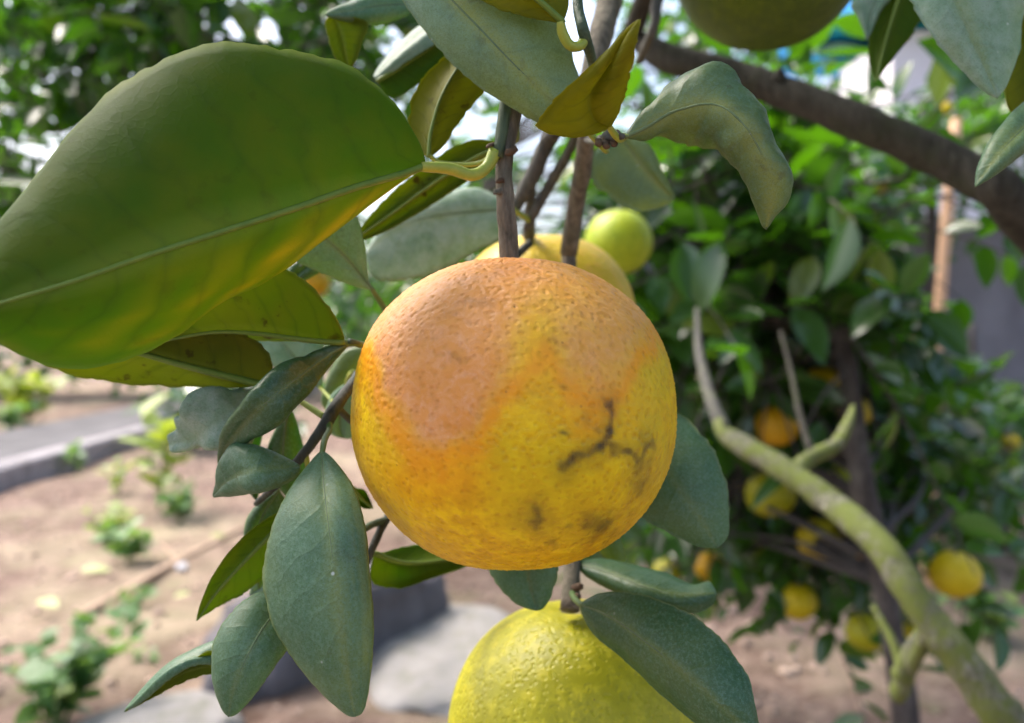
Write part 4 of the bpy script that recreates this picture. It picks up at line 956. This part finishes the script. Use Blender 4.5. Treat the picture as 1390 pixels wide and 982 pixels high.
def citrus(label, px, py, rpx, d, mat, nu=40, nv=28, squash=0.96, seed=0, pigment=False, lump=0.02, tilt=(0, 0), group='oranges in the orchard', stem=0.0, full=2.0, neck=0.0):
    """orange with a dimpled crown under the stalk; rpx = radius in photo pixels at distance d"""
    c = P(px, py, d); dist = (c - CAM).length; a = rpx / FPX
    r = d * a / math.sqrt(1 + a * a)
    root = empty('orange', c + Vector((0, 0, -r * squash)), label, 'orange', group); org = Vector(root.location)
    rot = Matrix.Rotation(tilt[0], 3, 'X') @ Matrix.Rotation(tilt[1], 3, 'Y')
    v, f = [], []
    for j in range(nv + 1):
        th = math.pi * j / nv
        for i in range(nu):
            ph = 2 * math.pi * i / nu
            st_, ct = math.sin(th), math.cos(th)
            e = full if ct > 0 else 2.0
            k = 1.0 / ((abs(st_) ** e + abs(ct) ** e) ** (1 / e))
            dv = Vector((st_ * math.cos(ph), st_ * math.sin(ph), ct))
            rr = r * k * (1 + lump * mnoise.fractal(dv * 1.25 + Vector((seed * 3.1, 0, 0)), 1.0, 2.0, 2))
            if pigment: rr += 0.00022 * mnoise.noise(dv * 55 + Vector((seed, 0, 0))) + 0.00012 * mnoise.noise(dv * 110)
            z = dv.z * squash * rr
            z -= r * 0.07 * math.exp(-(th / 0.20) ** 2) - r * neck * math.exp(-(th / 0.42) ** 2)
            if ct < 0: z += r * 0.03 * math.exp(-((math.pi - th) / 0.25) ** 2)
            v.append(rot @ Vector((dv.x * rr, dv.y * rr, z)))
    for j in range(nv):
        for i in range(nu):
            q = j * nu + i; b = j * nu + (i + 1) % nu; f.append((q, q + nu, b + nu, b))
    me = mesh('peel', v, f)
    if pigment:
        at = me.attributes.new('pigment', 'FLOAT_COLOR', 'POINT'); buf = np.zeros((len(v), 4), np.float32)
        for i, p in enumerate(v):
            q = proj(c + p); nz = Vector(p).normalized()
            x, y_, _ = q; n1 = mnoise.fractal(Vector(p) * 130, 1.0, 2.0, 4); n3 = mnoise.noise(Vector(p) * 420); n2 = mnoise.fractal(Vector(p) * 45 + Vector((5, 0, 0)), 1.0, 2.0, 3)
            if nz.y > 0.35:                                           # far side: blush on the shoulder only
                s = (nz.z - 0.15) * 150
                buf[i] = (sstep(-25, 25, s + 18 * n1), 0.5 * math.exp(-((s + 22) / 30) ** 2), 0, 0.3); continue
            s = float(np.interp(x, BLX, BLY)) - y_ + 22 * n1 + 14 * n2
            bl = sstep(-16, 42, s) * (1 - 0.30 * sstep(700, 790, x))
            wedge = math.exp(-((x - 722 - 0.1 * (480 - y_)) / 38) ** 2) * sstep(350, 470, y_)      # yellow tongue rising between the two lobes
            bl *= 1 - 0.85 * wedge
            bl *= sstep(-6, 26, x - 478 - max(0, (y_ - 440)) * 0.25 + 8 * n1) if y_ > 400 else 1
            rim = math.exp(-((s + 12) / 34) ** 2) * 0.72
            rim = max(rim, 0.55 * math.exp(-(((x - 800) / 60) ** 2 + ((y_ - 530) / 45) ** 2)), 0.35 * bl)
            rim = max(rim, 0.6 * math.exp(-(((x - 590) / 70) ** 2 + ((y_ - 640) / 40) ** 2)))
            green = sstep(0.0, 0.5, n2 + 0.15) * 0.45 + 0.8 * math.exp(-(((x - 885) / 45) ** 2 + ((y_ - 520) / 130) ** 2)) + 0.45 * math.exp(-(((x - 730) / 90) ** 2 + ((y_ - 640) / 70) ** 2))
            sc = 0.0; pv = Vector(p)
            wx = x + 9 * mnoise.noise(pv * 190) + 5 * mnoise.noise(pv * 430 + Vector((3, 0, 0))); wy = y_ + 8 * mnoise.noise(pv * 190 + Vector((9, 4, 0))) + 5 * mnoise.noise(pv * 430 + Vector((0, 7, 0)))
            fade = 0.72 + 0.5 * mnoise.noise(pv * 230 + Vector((2, 2, 2)))
            for pts, w, aa in SCARS:
                dd = seg_dist(wx, wy, pts)
                if dd < 4 * w: sc = max(sc, aa * min(1, fade + 0.15) * math.exp(-((max(0, dd + 3 * n3 - 1.0)) / (w * (0.75 + 0.5 * fade))) ** 2), 0.30 * aa * math.exp(-((max(0, dd + 16 * n1 - 3)) / (w * 2.1)) ** 2))
            sc = max(sc, 0.28 * sstep(0.25, 0.6, n2) * sstep(700, 770, y_))
            buf[i] = (bl, min(1, rim), min(1, sc), min(1, green))
        at.data.foreach_set('color', buf.ravel())
    me.materials.append(M[mat]); me.polygons.foreach_set('use_smooth', [True] * len(f))
    o = bpy.data.objects.new('peel', me); C.objects.link(o); o.parent = root; o.location = c - org
    # calyx: a little five-lobed star round the stalk
    zt = r * squash * (1.0 if full == 2.0 else 1.0) - r * 0.07 + r * neck
    cvx, cfx = [], []; nc = 30
    for ring, (fr, hz) in enumerate(((0.02, 0.035), (0.07, 0.03), (0.135, 0.015), (0.15, -0.01))):
        for i in range(nc):
            a_ = 2 * math.pi * i / nc; q = fr * (1 + (0.22 if ring >= 2 else 0) * math.cos(5 * a_))
            cvx.append(rot @ Vector((q * r * math.cos(a_), q * r * math.sin(a_), zt + hz * r)))
    for k in range(3):
        for i in range(nc):
            q = k * nc + i; b = k * nc + (i + 1) % nc; cfx.append((q, q + nc, b + nc, b))
    cfx.append(tuple(range(nc)))
    ca = bpy.data.objects.new('calyx', mesh('calyx', cvx, cfx)); ca.data.materials.append(M['calyx']); C.objects.link(ca); ca.parent = root; ca.location = c - org
    if stem:
        top = rot @ Vector((0, 0, zt)); tip = top + Vector((0.01, 0.01, stem))
        vv, ff = tube_data([top, top.lerp(tip, .5) + Vector((0.004, 0, 0)), tip], [0.0028, 0.0022, 0.002], sides=6, n=6)
        so = bpy.data.objects.new('stalk', mesh('stalk', vv, ff)); so.data.materials.append(M['green_twig']); C.objects.link(so); so.parent = root; so.location = c - org
    return root

citrus('large ripe orange with pinkish blushed crown and dark scars', 697, 564, 221, .2, 'peel', 400, 260, .955, 1, True, .012, (R(-4), R(2)), full=2.3, neck=0.035)
citrus('lime-coloured unripe orange with a broad leaf lying over it', 792, 1002, 186, .245, 'peel_lime', 120, 80, .985, 2, False, .02, (R(-6), R(-3)), full=2.2)
citrus('yellow orange hidden behind the blushed one, touching the grey twigs', 738, 440, 126, .335, 'peel_peach', 90, 60, .98, 3, False, .02, full=2.1)
citrus('round green-yellow orange hanging beside the grey twigs', 840, 329, 46, .72, 'peel_green', 60, 40, .96, 4, stem=.04)
citrus('olive-green orange, shade painted into its peel, hanging above the thick limb', 1043, -62, 128, .34, 'peel_shaded', 80, 56, .98, 5, False, .02)
FR = [(427, 384, 21, 1.9, 'peel_orange', 'small orange fruit glimpsed between the leaves over the spotted leaf'),
      (1083, 817, 25, 1.45, 'peel_yellow', 'yellow orange hanging low and alone above the shaded soil'),
      (1296, 780, 33, 1.20, 'peel_yellow', 'yellow orange half covered by a leaf beyond the mossy limb'),
      (1176, 858, 27, 1.35, 'peel_lime', 'lime-coloured orange beside the dark trunk, near the cut stubs'),
      (1054, 578, 30, 1.30, 'peel_orange', 'orange fruit in shade above the fork of the mossy limb'),
      (1118, 524, 29, 1.32, 'peel_yellow', 'bright yellow orange beside the dark trunk, highest on that tree'),
      (1160, 560, 22, 1.40, 'peel_yellow', 'yellow orange partly behind the dark trunk under the highest one'),
      (1046, 670, 34, 1.35, 'peel_lime', 'plump lime-coloured orange below the mossy limb'),
      (1112, 732, 30, 1.38, 'peel_yellow', 'yellow orange under the mossy limb with a leaf against it'),
      (1166, 740, 24, 1.42, 'peel_orange', 'deep orange fruit squeezed between mossy limb and dark trunk'),
      (964, 770, 21, 1.85, 'peel_orange', 'orange fruit among the lowest leaves beside the upturned leaf'),
      (906, 778, 20, 1.95, 'peel_lime', 'lime-coloured orange just over the upturned leaf'),
      (930, 553, 20, 1.80, 'peel_lime', 'lime-coloured orange peeping out at the blushed orange'),
      (990, 660, 18, 1.80, 'peel_yellow', 'yellow orange behind the rounded leaf tip'),
      (1142, 645, 24, 1.40, 'peel_green', 'greenish orange above the mossy limb by the dark trunk'),
      (1222, 806, 22, 1.40, 'peel_lime', 'lime-coloured orange behind the mossy limb, above the stubs'),
      (1238, 868, 24, 1.35, 'peel_yellow', 'yellow orange behind the cut stubs'),
      (1372, 601, 12, 3.6, 'peel_yellow', 'small yellow orange on the small-leaved tree by the wall'),
      (1195, 253, 10, 4.4, 'peel_yellow', 'tiny yellow orange in the tall pale tree, under the thick limb'),
      (1283, 148, 10, 4.4, 'peel_yellow', 'tiny yellow orange in the tall pale tree, before the house'),
      (1105, 412, 9, 2.4, 'peel_lime', 'small lime-coloured orange deep in the dark-trunked tree')]
for i, (px, py, r_, d_, m_, lab) in enumerate(FR):
    citrus(lab, px, py, r_, d_, m_, 36, 24, .95, 10 + i, stem=.05)
